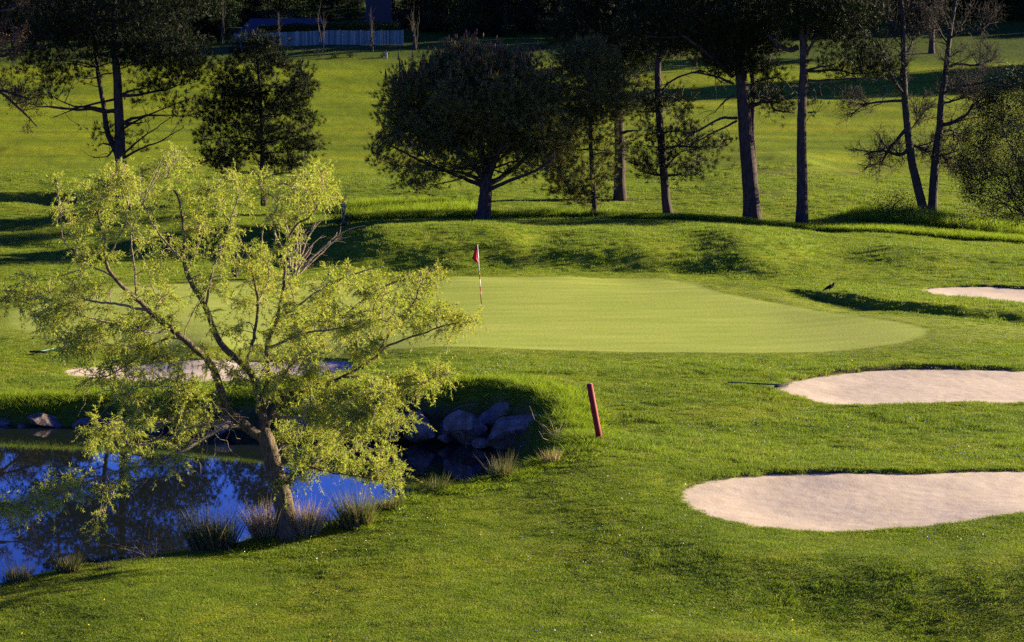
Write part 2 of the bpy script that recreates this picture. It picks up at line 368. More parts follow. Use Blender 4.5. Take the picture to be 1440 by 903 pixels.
def build_materials():
    # turf / soil
    m, N, b = new_mat("turf"); M['turf'] = m
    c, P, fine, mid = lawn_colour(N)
    gnode = N.nt.nodes.new("ShaderNodeNewGeometry")
    sepn = N.nt.nodes.new("ShaderNodeSeparateXYZ"); N.l(gnode.outputs["True Normal"], sepn.inputs[0])
    at = N.n("ShaderNodeAttribute", attribute_name="soil")
    soilc = N.ramp(N.noise(P, 5, 4, .65), [(.3, (.030, .022, .014)), (.6, (.075, .052, .032)), (.8, (.12, .09, .055))])
    steep = N.mapr(sepn.outputs[2], .80, .62)
    worn = N.math('MULTIPLY', at.outputs["Fac"], N.mapr(N.noise(P, 1.3, 4, .7), .42, .58))
    c = N.mix(N.math('MAXIMUM', N.math('MULTIPLY', steep, .85), worn), c, soilc)
    ac = N.n("ShaderNodeAttribute", attribute_name="collar")
    c = N.mix(N.math('MULTIPLY', ac.outputs["Fac"], .55), c, N.ramp(N.noise(P, 6, 4, .7), [(.3, (.15, .19, .018)), (.7, (.25, .27, .04))]))
    N.l(c, b.inputs["Base Color"])
    fr = N.math('ADD', N.math('MULTIPLY', N.noise(P, 9, 4, .7), .6), N.noise(P, 30, 2, .6))
    N.l(N.bump(fr, .06, .8), b.inputs["Normal"]); b.inputs["Specular IOR Level"].default_value = .04
    # putting green
    m, N, b = new_mat("green_turf"); M['green'] = m
    P = geo_pos(N)
    st = N.nt.nodes.new("ShaderNodeVectorMath"); st.operation = 'MULTIPLY'; st.inputs[1].default_value = (.16, .8, .8); N.l(P, st.inputs[0])
    c = N.ramp(N.noise(st.outputs[0], 1.1, 5, .62), [(.28, (.180, .232, .028)), (.5, (.234, .278, .042)), (.72, (.290, .325, .062))])
    c = N.mix(.35, c, N.ramp(N.noise(P, .25, 3), [(.35, (.192, .248, .028)), (.65, (.280, .308, .054))]))
    c = N.mix(.8, c, N.mix(1.0, c, N.ramp(N.noise(P, 7, 5, .75), [(.34, .82), (.5, 1.0), (.68, 1.14)]), 'MULTIPLY'))
    wv = N.nt.nodes.new("ShaderNodeTexWave"); wv.inputs["Scale"].default_value = .22; wv.inputs["Distortion"].default_value = .6; wv.inputs["Detail Scale"].default_value = .3
    rt = N.nt.nodes.new("ShaderNodeVectorRotate"); rt.inputs["Angle"].default_value = 1.2; rt.rotation_type = 'Z_AXIS'; N.l(P, rt.inputs["Vector"]); N.l(rt.outputs[0], wv.inputs["Vector"])
    c = N.mix(1.0, c, N.ramp(wv.outputs["Fac"], [(.3, .975), (.7, 1.025)]), 'MULTIPLY')
    at = N.n("ShaderNodeAttribute", attribute_name="collar")
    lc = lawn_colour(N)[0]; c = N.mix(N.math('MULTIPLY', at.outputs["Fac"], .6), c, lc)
    N.l(c, b.inputs["Base Color"])
    N.l(N.bump(N.noise(P, 12, 3, .7), .018, .7), b.inputs["Normal"]); b.inputs["Specular IOR Level"].default_value = .05
    # sand
    m, N, b = new_mat("sand"); M['sand'] = m
    P = geo_pos(N)
    c = N.ramp(N.noise(P, 1.6, 5, .6), [(.3, (.365, .292, .20)), (.5, (.408, .332, .235)), (.7, (.445, .367, .265))])
    c = N.mix(N.mapr(N.noise(P, 16, 3, .75), .585, .69), c, (.36, .28, .22))
    N.l(c, b.inputs["Base Color"]); b.inputs["Roughness"].default_value = .95
    h = N.math('ADD', N.math('MULTIPLY', N.noise(P, 7, 4, .6), 1.0), N.math('MULTIPLY', N.noise(P, 28, 3, .7), .35))
    N.l(N.bump(h, .010, .7), b.inputs["Normal"])
    # water
    m, N, b = new_mat("pond_water"); M['water'] = m
    b.inputs["Base Color"].default_value = (.007, .010, .010, 1); b.inputs["Roughness"].default_value = .0
    b.inputs["IOR"].default_value = 1.33; b.inputs["Specular IOR Level"].default_value = .40
    P = geo_pos(N)
    st = N.nt.nodes.new("ShaderNodeVectorMath"); st.operation = 'MULTIPLY'; st.inputs[1].default_value = (.45, 1.0, 1.0); N.l(P, st.inputs[0])
    N.l(N.bump(N.noise(st.outputs[0], 3.2, 3, .5), .0007, .2), b.inputs["Normal"])
    # bark
    def bark(name, lo, hi, sc=1.0):
        m, N, b = new_mat(name); M[name] = m
        P = obj_co(N)
        st = N.nt.nodes.new("ShaderNodeVectorMath"); st.operation = 'MULTIPLY'; st.inputs[1].default_value = (sc, sc, sc * .28); N.l(P, st.inputs[0])
        f = N.noise(st.outputs[0], 14, 5, .7)
        c = N.ramp(f, [(.34, lo), (.66, hi)])
        N.l(c, b.inputs["Base Color"]); N.l(N.bump(f, .05 / sc, 1.0), b.inputs["Normal"]); b.inputs["Roughness"].default_value = .9
    bark("willow_bark", (.03, .022, .013), (.165, .122, .068), 1.6)
    bark("pine_bark", (.014, .009, .008), (.072, .046, .036), .6)
    bark("grey_bark", (.012, .010, .008), (.058, .046, .036), 1.0)
    bark("red_bark", (.03, .016, .011), (.10, .055, .036), 1.0)
    bark("willow_twig", (.11, .085, .05), (.29, .23, .145), 2.0)
    bark("twig_bark", (.16, .115, .075), (.36, .28, .20), 2.0)
    # leaves
    def leaf(name, stops, trans, tcol=(1.1, 1.15, .6), rough=.55):
        m, N, b = new_mat(name); M[name] = m
        gi = N.nt.nodes.new("ShaderNodeNewGeometry")
        P = obj_co(N)
        v = N.math('ADD', N.math('MULTIPLY', gi.outputs["Random Per Island"], .6), N.math('MULTIPLY', N.noise(P, 1.2, 2), .4))
        c = N.ramp(v, stops)
        N.l(c, b.inputs["Base Color"]); b.inputs["Roughness"].default_value = rough; b.inputs["Specular IOR Level"].default_value = .08
        tr = N.nt.nodes.new("ShaderNodeBsdfTranslucent"); N.l(N.mix(1.0, c, tcol, 'MULTIPLY'), tr.inputs[0])
        mx = N.nt.nodes.new("ShaderNodeMixShader"); mx.inputs[0].default_value = trans
        N.l(b.outputs[0], mx.inputs[1]); N.l(tr.outputs[0], mx.inputs[2]); N.l(mx.outputs[0], N.nt.nodes["Material Output"].inputs[0])
    leaf("willow_leaf", [(.15, (.15, .225, .028)), (.45, (.28, .335, .048)), (.7, (.39, .39, .066)), (.9, (.52, .36, .085))], .42)
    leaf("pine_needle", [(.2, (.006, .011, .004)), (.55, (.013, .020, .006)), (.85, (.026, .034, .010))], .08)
    leaf("stone_pine_needle", [(.2, (.05, .058, .018)), (.55, (.125, .12, .042)), (.85, (.21, .18, .075))], .55)
    leaf("pine_candle", [(.2, (.13, .045, .025)), (.8, (.24, .095, .055))], .1)
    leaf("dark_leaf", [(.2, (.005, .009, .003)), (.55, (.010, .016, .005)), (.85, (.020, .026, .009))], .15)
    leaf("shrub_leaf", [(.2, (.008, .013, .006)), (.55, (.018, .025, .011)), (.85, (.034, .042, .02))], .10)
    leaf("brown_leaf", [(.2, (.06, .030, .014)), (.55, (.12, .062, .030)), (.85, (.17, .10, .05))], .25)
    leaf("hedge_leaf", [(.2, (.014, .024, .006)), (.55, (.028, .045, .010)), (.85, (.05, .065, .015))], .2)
    leaf("rush_blade", [(.15, (.045, .075, .016)), (.5, (.10, .115, .035)), (.8, (.27, .20, .10))], .3)
    leaf("dry_blade", [(.15, (.16, .115, .055)), (.5, (.34, .245, .13)), (.85, (.46, .36, .21))], .3)
    leaf("tall_grass_blade", [(.15, (.10, .16, .010)), (.5, (.17, .24, .018)), (.85, (.25, .28, .04))], .58)
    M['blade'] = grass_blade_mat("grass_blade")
    # rock
    m, N, b = new_mat("rock"); M['rock'] = m
    P = obj_co(N)
    f = N.noise(P, 3.2, 6, .65)
    c = N.ramp(f, [(.3, (.06, .042, .027)), (.5, (.165, .12, .082)), (.7, (.30, .225, .16))])
    N.l(c, b.inputs["Base Color"])
    N.l(N.bump(N.math('ADD', f, N.math('MULTIPLY', N.noise(P, 14, 4, .7), .3)), .12, .9), b.inputs["Normal"])
    def plain(name, col, rough=.6, var=.25, scale=8, spec=.3):
        m, N, b = new_mat(name); M[name] = m
        f = N.noise(obj_co(N), scale, 4, .6)
        N.l(N.ramp(f, [(.3, tuple(c * (1 - var) for c in col)), (.7, tuple(min(1, c * (1 + var)) for c in col))]), b.inputs["Base Color"])
        b.inputs["Roughness"].default_value = rough; b.inputs["Specular IOR Level"].default_value = spec
    plain("red_stake", (.20, .007, .010), .7, .22, 9)
    plain("stake_top", (.34, .14, .12), .8, .2, 20)
    plain("flag_cloth", (.52, .015, .03), .7, .1, 20)
    plain("pole_red", (.40, .03, .02), .4, .1)
    plain("pole_white", (.72, .70, .66), .4, .05)
    plain("cup_white", (.7, .7, .66), .5, .05)
    plain("feather", (.008, .008, .009), .9, .3, 30, .05)
    plain("beak", (.012, .012, .012), .8, .1, 8, .1)
    plain("rake_handle", (.025, .055, .055), .8, .15, 8, .1)
    plain("rake_blue", (.06, .14, .12), .5, .15)
    plain("rake_head", (.03, .03, .032), .9, .15, 8, .05)
    plain("slate", (.035, .036, .042), .7, .2, 3)
    plain("house_wall", (.022, .022, .03), .9, .1, 2)
    plain("red_tile", (.20, .035, .025), .8, .2, 6)
    plain("petal", (.80, .78, .74), .7, .03)
    plain("dandelion", (.62, .42, .015), .7, .1)
    plain("marker_post", (.26, .245, .20), .8, .1)
    plain("earth", (.10, .058, .038), .95, .4, 1.2)
    m, N, b = new_mat("fence_board"); M['fence'] = m
    gi = N.nt.nodes.new("ShaderNodeNewGeometry")
    c = N.ramp(gi.outputs["Random Per Island"], [(0, (.035, .075, .08)), (.5, (.085, .13, .135)), (1, (.17, .20, .195))])
    st = N.nt.nodes.new("ShaderNodeVectorMath"); st.operation = 'MULTIPLY'; st.inputs[1].default_value = (6, 6, .6); N.l(obj_co(N), st.inputs[0])
    N.l(N.mix(.5, c, N.mix(1.0, c, N.ramp(N.noise(st.outputs[0], 1, 4), [(.3, .4), (.7, 1.4)]), 'MULTIPLY')), b.inputs["Base Color"])
build_materials()

# ------------------------------------------------------------------ light
SUN_EL = math.radians(15.5); SUN_AZ = math.radians(23)          # azimuth from +X (right) towards +Y (away)
TO_SUN = Vector((math.cos(SUN_EL) * math.cos(SUN_AZ), math.cos(SUN_EL) * math.sin(SUN_AZ), math.sin(SUN_EL)))
sl = bpy.data.lights.new("sun", 'SUN'); sl.energy = 5.0; sl.angle = math.radians(.5); sl.color = (1.0, .84, .56)
so = bpy.data.objects.new("sun", sl); COL.objects.link(so); so.rotation_euler = TO_SUN.to_track_quat('Z', 'Y').to_euler(); so.location = (60, 30, 60)
world = bpy.data.worlds.new("World"); scene.world = world; world.use_nodes = True
wn = world.node_tree; bg = wn.nodes["Background"]
sky = wn.nodes.new("ShaderNodeTexSky"); sky.sky_type = 'NISHITA'; sky.sun_disc = False
sky.sun_elevation = SUN_EL; sky.sun_rotation = math.radians(90) - SUN_AZ
sky.altitude = 2500; sky.air_density = .8; sky.dust_density = .05; sky.ozone_density = 6.0
hs = wn.nodes.new("ShaderNodeHueSaturation"); hs.inputs["Saturation"].default_value = 1.12; hs.inputs["Hue"].default_value = .53
wn.links.new(sky.outputs[0], hs.inputs["Color"]); wn.links.new(hs.outputs[0], bg.inputs[0]); bg.inputs[1].default_value = .072
vs = scene.view_settings; vs.view_transform = 'Standard'; vs.look = 'None'; vs.gamma = 1; vs.exposure = 2.12; vs.use_curve_mapping = False
scene.cycles.max_bounces = 6; scene.cycles.diffuse_bounces = 2; scene.cycles.glossy_bounces = 2; scene.cycles.transmission_bounces = 3; scene.cycles.transparent_max_bounces = 4
scene.cycles.use_adaptive_sampling = True; scene.cycles.adaptive_threshold = .008
scene.cycles.use_denoising = False; scene.cycles.denoiser = 'OPENIMAGEDENOISE'
# ------------------------------------------------------------------ the ground
def make_ground():
    ys = [-24, -16, -9, -3, 2, 6, 9, 12, 14, 16, 18, 19.5, 21]
    y = 22.5
    while y < 262:
        ys.append(y)
        y += .10 if y < 58 else (.15 if y < 104 else (.35 if y < 128 else .8))
    y = 266
    while y < 2600: ys.append(y); y *= 1.06
    ys = np.array(ys)
    us = list(np.linspace(-.232, .232, 560)); u = .24; st = .006
    while u < 4.5: us += [u, -u]; u += st; st *= 1.35
    us = np.array(sorted(us))
    Y, U = np.meshgrid(ys, us, indexing='ij'); X = U * (Y + 30)
    Z = ground(X, Y)
    nr, nc = Y.shape
    idx = np.arange(nr * nc).reshape(nr, nc)
    q = np.stack([idx[:-1, :-1], idx[:-1, 1:], idx[1:, 1:], idx[1:, :-1]], -1).reshape(-1, 4)
    V = np.stack([X, Y, Z], -1).reshape(-1, 3)
    cen = V[q].mean(1)
    isg = sd_poly(cen[:, 0], cen[:, 1], GREEN) > 0
    def put(name, faces, mat):
        used, inv = np.unique(faces, return_inverse=True)
        me = unlinked_mesh(name, V[used], quads=inv.reshape(-1, 4), mats=[mat])
        x, y_ = V[used, 0], V[used, 1]
        soil = np.zeros(len(used))
        for s in SOIL: soil = np.maximum(soil, np.exp(-(((x - s[0]) / s[2]) ** 2 + ((y_ - s[1]) / s[3]) ** 2)) * s[4])
        for b in BUNKERS:
            sd = sd_poly(x, y_, b); soil = np.maximum(soil, sst(-.22, .05, sd) * .9)
        a = me.attributes.new("soil", 'FLOAT', 'POINT'); a.data.foreach_set("value", soil.astype(np.float32))
        sg = sd_poly(x, y_, GREEN); a = me.attributes.new("collar", 'FLOAT', 'POINT')
        a.data.foreach_set("value", (np.maximum(sst(-2.8, -.1, sg), sst(-.3, .5, sd_poly(x, y_, APRON))) if name == "ground" else 1 - sst(.0, .35, sg)).astype(np.float32))
        return tag(link(name, me), kind='structure')
    put("ground", q[~isg], M['turf'])
    put("putting_green", q[isg], M['green'])
SOIL = []
for px, py, rx, ry, s in [(1100,238,3.2,3.0,.7),(1190,240,2.5,2.5,.7),(1070,272,1.8,1.5,.9),(405,757,.7,.5,1.0),(1140,262,1.5,1.2,.6),(30,275,8,1.0,.8),(944,302,.9,.8,.8),(872,281,.9,.8,.8),(850,618,.3,.25,.9),(1090,546,.5,.6,.6),(1310,72,4,3,.8),(280,68,12,2.0,.8),(440,70,10,1.2,.8)]:
    p = ground_at(px, py); SOIL.append((p[0], p[1], rx, ry, s))
make_ground()
def sheet(name, poly, zfun, step, mat, margin):
    lo = poly.min(0) - margin; hi = poly.max(0) + margin
    xs = np.arange(lo[0], hi[0], step); ys = np.arange(lo[1], hi[1], step)
    X, Y = np.meshgrid(xs, ys); S = sd_poly(X, Y, poly); Z = zfun(X, Y, S)
    nr, nc = X.shape; idx = np.arange(nr * nc).reshape(nr, nc)
    q = np.stack([idx[:-1, :-1], idx[:-1, 1:], idx[1:, 1:], idx[1:, :-1]], -1).reshape(-1, 4)
    q = q[(S.ravel()[q] > -margin).all(1)]
    used, inv = np.unique(q, return_inverse=True)
    V = np.stack([X, Y, Z], -1).reshape(-1, 3)[used]
    o0 = np.array([V[:, 0].mean(), V[:, 1].mean(), V[:, 2].min()])
    me = unlinked_mesh(name, V - o0, quads=inv.reshape(-1, 4), mats=[mat]); return link(name, me, loc=o0)
def sandz(X, Y, S):
    return land0(X, Y) - .07 - .07 * sst(0, 1.4, S) + -.0 + .006 * noise(X / .9, Y / .6, 21) + .004 * noise(X / .14, Y / .14, 22)
for poly, lab in ((B_NEAR, "large pale sand bunker at the right, nearest to the viewer"), (B_MID, "pale sand bunker below the green with a rake at its left tip"),
                  (B_FAR, "small sand bunker in the slope beyond the crow, farthest right"), (B_LEFT, "long sand bunker behind the willow, on the far bank of the pond")):
    tag(sheet("sand_bunker", poly, sandz, .07 if poly is not B_FAR else .12, M['sand'], .12), lab, "sand bunker", "sand bunkers around the green")
def pond(name, poly, z):
    lo = poly.min(0) - 1; hi = poly.max(0) + 1
    V = np.array([(lo[0], lo[1], z), (hi[0], lo[1], z), (hi[0], hi[1], z), (lo[0], hi[1], z)])
    # keep the sheet inside the dug basin
    P = poly; n = len(P); c = P.mean(0)
    me = bpy.data.meshes.new(name); bm = bmesh.new()
    vs_ = [bm.verts.new((p[0], p[1], z)) for p in P]; f = bm.faces.new(vs_)
    if f.normal.z < 0: f.normal_flip()
    bmesh.ops.triangulate(bm, faces=[f]); bm.normal_update()
    for f in bm.faces:
        if f.normal.z < 0: f.normal_flip()
    bm.to_mesh(me); bm.free(); me.materials.append(M['water'])
    return tag(link(name, me), kind='structure')
pond("pond_water", POND, WATER_Z)
pond("pond_water", POND_FAR, .42)
# ------------------------------------------------------------------ foliage helpers
def tufts(geo, cen, axis, k, length, width, rng, spread=.9, m=0):
    """needle tufts: k thin blades fanning out round each shoot"""
    cen = np.asarray(cen); n = len(cen)
    if n == 0: return
    d = axis[:, None, :] + rng.normal(0, spread, (n, k, 3)); d = unit(d)
    L = length * rng.uniform(.6, 1.2, (n, k, 1))
    side = unit(np.cross(d, rng.normal(0, 1, (n, k, 3)))) * width * .5
    c = cen[:, None, :] + rng.normal(0, length * .12, (n, k, 3))
    v = np.stack([c - side, c + side, c + d * L], 2).reshape(-1, 3)
    geo.add(v, t=np.arange(n * k * 3).reshape(-1, 3), m=m)
def leaves(geo, base, d, length, width, rng, m=0, nrm=None):
    """pointed leaves as narrow rhombs"""
    n = len(base); d = unit(d)
    L = (length * rng.uniform(.6, 1.25, n))[:, None]; wd = width * rng.uniform(.7, 1.2, n)[:, None]
    side = unit(np.cross(d, rng.normal(0, 1, (n, 3)) if nrm is None else nrm))
    mid = base + d * L * .45
    v = np.stack([base, mid + side * wd * .5, base + d * L, mid - side * wd * .5], 1).reshape(-1, 3)
    geo.add(v, q=np.arange(n * 4).reshape(-1, 4), m=m)
def in_poly_samples(poly, n, rng):
    poly = np.asarray(poly, float); lo = poly.min(0); hi = poly.max(0); out = []
    while sum(map(len, out)) < n:
        p = rng.uniform(lo, hi, (n * 3, 2)); out.append(p[sd_poly(p[:, 0], p[:, 1], poly) > 0])
    return np.concatenate(out)[:n]
class Limbs:
    """points along all the wood of a tree, to hang new wood on"""
    def __init__(s): s.P = []; s.R = []
    def add(s, pts, rad): s.P.append(pts); s.R.append(np.broadcast_to(rad, (len(pts),)))
    def nearest(s, p, up=.6, rmin=0):
        P = np.concatenate(s.P); R = np.concatenate(s.R)
        dv = p - P; dist = np.linalg.norm(dv, axis=1)
        cost = dist + up * np.maximum(0, P[:, 2] - p[2] + .15 * dist) * 2 + np.where(R < rmin, 99, 0)
        i = int(np.argmin(cost)); return P[i], R[i]
def wob(pts, amp, rng, ends=True):
    k = len(pts); n = rng.normal(0, 1, (k, 3)); n = np.cumsum(n, 0); n -= np.linspace(0, 1, k)[:, None] * n[-1] + (1 - np.linspace(0, 1, k))[:, None] * n[0]
    return pts + n * amp
def joinery(a, b, n, sag, rng, amp):
    t = np.linspace(0, 1, n)[:, None]; L = np.linalg.norm(b - a)
    p = a * (1 - t) + b * t; p[:, 2] += sag * L * (4 * t[:, 0] * (1 - t[:, 0])) 
    return wob(p, amp * L, rng)

def conifer(name, label, cat, d, trunks, crowns, limb_n, needle, bark="pine_bark", group=None, nl=.30, nw=.024, k=15, extra=None, seed=1, twig=.012, rise=.35, candles=0, deadwood=0):
    """trunks: (px polyline, width px at foot, at top); crowns: (px outline, clumps, tufts per clump, depth in m, clump radius)"""
    rng = np.random.default_rng(seed)
    b0 = trunks[0][0][0]; base = ground_at(b0[0], b0[1], ground, d - 14, d + 25); d = base[1]
    root = tag(empty(name, base), label, cat, group)
    wood = Geo(); fol = Geo(); lim = Limbs(); sc = d / FPX; tr = []
    for pl, w0, w1 in trunks:
        pl = np.array([(p[0], p[1], p[2] if len(p) > 2 else 0) for p in pl], float)
        s = spline(pl, 26); P = W(s[:, 0], s[:, 1], d + s[:, 2])
        r = np.linspace(w0, w1, 26) * sc * .5
        if pl is not None and len(tr) == 0:
            P[0, 2] -= .25; r[0] *= 1.25; r[1] *= 1.08
        P = wob(P, .012, rng); wood.tube(P, r, 9); lim.add(P, r); tr.append((P, r))
    allc = []
    for poly, nc, nt, dep, cr in crowns:
        poly = np.asarray(poly, float)
        q = in_poly_samples(poly, nc, rng)
        edge = sd_poly(q[:, 0], q[:, 1], poly); em = max(edge.max(), 1e-3)
        off = rng.uniform(-1, 1, nc) * dep * np.sqrt(np.clip(edge / em, .05, 1))
        tP = tr[0][0]; 
        C = W(q[:, 0], q[:, 1], d + off); allc.append((C, nt, cr, nc))
    # main limbs reach for spread-out clumps
    AC = np.concatenate([c for c, _, _, _ in allc])
    if limb_n:
        pick = [int(rng.integers(len(AC)))]; dm = np.linalg.norm(AC - AC[pick[0]], axis=1)
        for _ in range(limb_n - 1):
            i = int(np.argmax(dm)); pick.append(i); dm = np.minimum(dm, np.linalg.norm(AC - AC[i], axis=1))
        for i in pick:
            tip = AC[i]; tP, trr = tr[int(rng.integers(len(tr)))] if len(tr) > 1 else tr[0]
            hd = np.hypot(*(tP[:, :2] - tip[:2]).T); want = tip[2] - rise * hd
            j = int(np.argmin(np.abs(tP[:, 2] - want) + np.where(np.arange(len(tP)) < 4, 50, 0)))
            a = tP[j]; P = joinery(a, tip, 9, rng.uniform(-.10, .12), rng, .018)
            r = np.linspace(max(trr[j] * .42, .03), .015, 9); wood.tube(P, r, 5, cap=False); lim.add(P, r)
    if extra:
        for pl, w0, w1 in extra:
            pl = np.array([(p[0], p[1], p[2] if len(p) > 2 else 0) for p in pl], float); s = spline(pl, 12)
            P = wob(W(s[:, 0], s[:, 1], d + s[:, 2]), .02, rng); r = np.linspace(w0, w1, 12) * sc * .5
            wood.tube(P, r, 6); lim.add(P, r)
            for _ in range(deadwood):
                i = int(rng.integers(3, 12)); dr = unit(rng.normal(0, 1, 3) + unit(P[-1] - P[0]) * .8); L = rng.uniform(.5, 1.6)
                Q = joinery(P[i], P[i] + dr * L, 5, rng.uniform(-.1, .15), rng, .04); wood.tube(Q, np.linspace(.022, .006, 5), 3, cap=False)
    for C, nt, cr, nc_ in allc:
        for c in C:
            a, ra = lim.nearest(c)
            L = np.linalg.norm(c - a)
            if L > .15:
                P = joinery(a, c, 5, -.06, rng, .03); wood.tube(P, np.linspace(min(ra, .02 + L * .008), twig * .6, 5), 3, cap=False)
            out = unit(c - a + np.array([0, 0, .25 * L]))
            # side shoots of the clump
            m = int(nt * (1.5 if nc_ > 60 else 1.0))
            o = rng.normal(0, 1, (m, 3)) * cr * np.array([1, 1, .62]); o += out * rng.uniform(-.4, .8, (m, 1)) * cr
            ax = unit(out * .7 + unit(o) * .7 + np.array([0, 0, .35]))
            tufts(fol, c + o, ax, k, nl, nw, rng, .55)
    wood.build("trunk", M[bark], root, base)
    if candles:
        g = fol; P = AC[rng.permutation(len(AC))]
        px, py = pix(P); order = np.argsort(py)[:candles]
        for i in order:
            for _ in range(5):
                a = P[i] + rng.normal(0, .35, 3) + np.array([0, 0, .25]); h = rng.uniform(.22, .42)
                g.tube([a, a + np.array([rng.normal(0, .03), rng.normal(0, .03), h])], [.045, .02], 4, m=1)
    fol.build("crown", [M[needle], M["pine_candle"]] if candles else M[needle], root, base)
    return root

def bare_tree(name, label, cat, d, trunks, limbs, bark="grey_bark", group=None, seed=1, twigs=16, tl=1.6, leafmat=None, nleaf=0, lf=(.12, .05), fine=.007, crown_pts=None, foot=True):
    rng = np.random.default_rng(seed)
    b0 = trunks[0][0][0]
    base = ground_at(b0[0], b0[1], ground, d - 14, d + 25) if foot else W(b0[0], b0[1], d)
    if not foot: base = np.array([base[0], base[1], gz(base[0], base[1])])
    d = base[1]; root = tag(empty(name, base), label, cat, group); wood = Geo(); fol = Geo(); sc = d / FPX; tips = []
    def grow(P, r0, level):
        nb = [twigs, 7, 4][level] if level < 3 else 0
        L0 = np.linalg.norm(np.diff(P, axis=0), axis=1).sum()
        for _ in range(nb):
            t = rng.uniform(.25, 1.0); i = min(int(t * (len(P) - 1)), len(P) - 2)
            tg = unit(P[i + 1] - P[i]); dr = unit(tg * .75 + rng.normal(0, .62, 3) + np.array([0, 0, .18]))
            L = [tl, tl * .55, tl * .3][level] * rng.uniform(.55, 1.2) * (1.15 - .5 * t)
            n = 6; Q = P[i] + dr * np.linspace(0, L, n)[:, None]; Q = wob(Q, .045 * L, rng); Q[:, 2] += np.linspace(0, 1, n) ** 2 * rng.uniform(-.12, .22) * L
            r = max(fine, min(r0 * .5, .012 + .018 * L) * [1, .6, .4][level])
            wood.tube(Q, np.linspace(r, fine * .6, n), 4 if level == 0 else 3, cap=False)
            if level >= 1: tips.append(Q)
            if level < 2: grow(Q, r, level + 1)
    for k, (pl, w0, w1) in enumerate(trunks + limbs):
        pl = np.array([(p[0], p[1], p[2] if len(p) > 2 else 0) for p in pl], float); n = 22 if k < len(trunks) else 12
        s = spline(pl, n); P = wob(W(s[:, 0], s[:, 1], d + s[:, 2]), .018, rng); r = np.linspace(w0, w1, n) * sc * .5
        if k < len(trunks): P[0, 2] -= .2; r[0] *= 1.2
        wood.tube(P, r, 8 if k < len(trunks) else 6); grow(P[n // 3:] if k < len(trunks) else P, r.mean(), 0)
    wood.build("trunk", M[bark], root, base)
    if leafmat:
        Q = np.concatenate(tips); i = rng.integers(0, len(Q), nleaf)
        leaves(fol, Q[i] + rng.normal(0, .08, (nleaf, 3)), rng.normal(0, 1, (nleaf, 3)) + np.array([0, 0, -.2]), lf[0], lf[1], rng)
        fol.build("crown", M[leafmat], root, base)
    return root

# ------------------------------------------------------------------ the pines
def ell(cx, cy, rx, ry, n=14, j=.12, seed=0):
    r = np.random.default_rng(seed + int(cx * 7 + cy)); a = np.arange(n) * 2 * math.pi / n
    q = 1 + r.uniform(-j, j, n); return [(cx + rx * math.cos(t) * k, cy + ry * math.sin(t) * k) for t, k in zip(a, q)]
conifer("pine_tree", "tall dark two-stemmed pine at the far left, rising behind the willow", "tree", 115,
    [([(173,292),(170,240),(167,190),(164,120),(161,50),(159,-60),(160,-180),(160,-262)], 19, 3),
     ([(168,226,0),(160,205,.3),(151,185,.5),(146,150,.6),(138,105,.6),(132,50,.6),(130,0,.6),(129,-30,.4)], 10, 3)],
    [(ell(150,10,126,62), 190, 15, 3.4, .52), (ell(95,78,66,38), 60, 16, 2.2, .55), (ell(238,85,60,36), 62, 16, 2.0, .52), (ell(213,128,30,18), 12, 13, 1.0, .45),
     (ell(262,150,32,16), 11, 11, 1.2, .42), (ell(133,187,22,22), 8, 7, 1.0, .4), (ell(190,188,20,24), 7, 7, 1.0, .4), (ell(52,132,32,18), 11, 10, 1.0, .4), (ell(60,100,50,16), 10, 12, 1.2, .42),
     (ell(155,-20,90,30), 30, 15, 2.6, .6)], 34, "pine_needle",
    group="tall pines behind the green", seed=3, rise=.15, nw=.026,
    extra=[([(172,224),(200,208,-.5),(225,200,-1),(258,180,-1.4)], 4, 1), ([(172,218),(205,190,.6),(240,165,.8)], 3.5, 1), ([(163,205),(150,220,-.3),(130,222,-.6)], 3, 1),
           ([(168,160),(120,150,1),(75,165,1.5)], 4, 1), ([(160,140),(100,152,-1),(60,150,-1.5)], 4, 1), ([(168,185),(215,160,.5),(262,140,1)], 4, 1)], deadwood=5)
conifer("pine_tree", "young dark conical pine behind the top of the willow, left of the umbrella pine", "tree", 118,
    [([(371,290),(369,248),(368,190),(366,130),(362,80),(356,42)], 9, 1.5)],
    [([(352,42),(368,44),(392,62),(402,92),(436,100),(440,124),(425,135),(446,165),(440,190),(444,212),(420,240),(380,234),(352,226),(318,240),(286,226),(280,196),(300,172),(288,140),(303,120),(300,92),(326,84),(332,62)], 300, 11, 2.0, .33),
     (ell(405,238,30,10), 8, 8, 1.0, .4), (ell(320,236,26,10), 7, 8, 1.0, .4)], 34, "pine_needle", group="pines behind the green", seed=5, rise=.1, nw=.026)
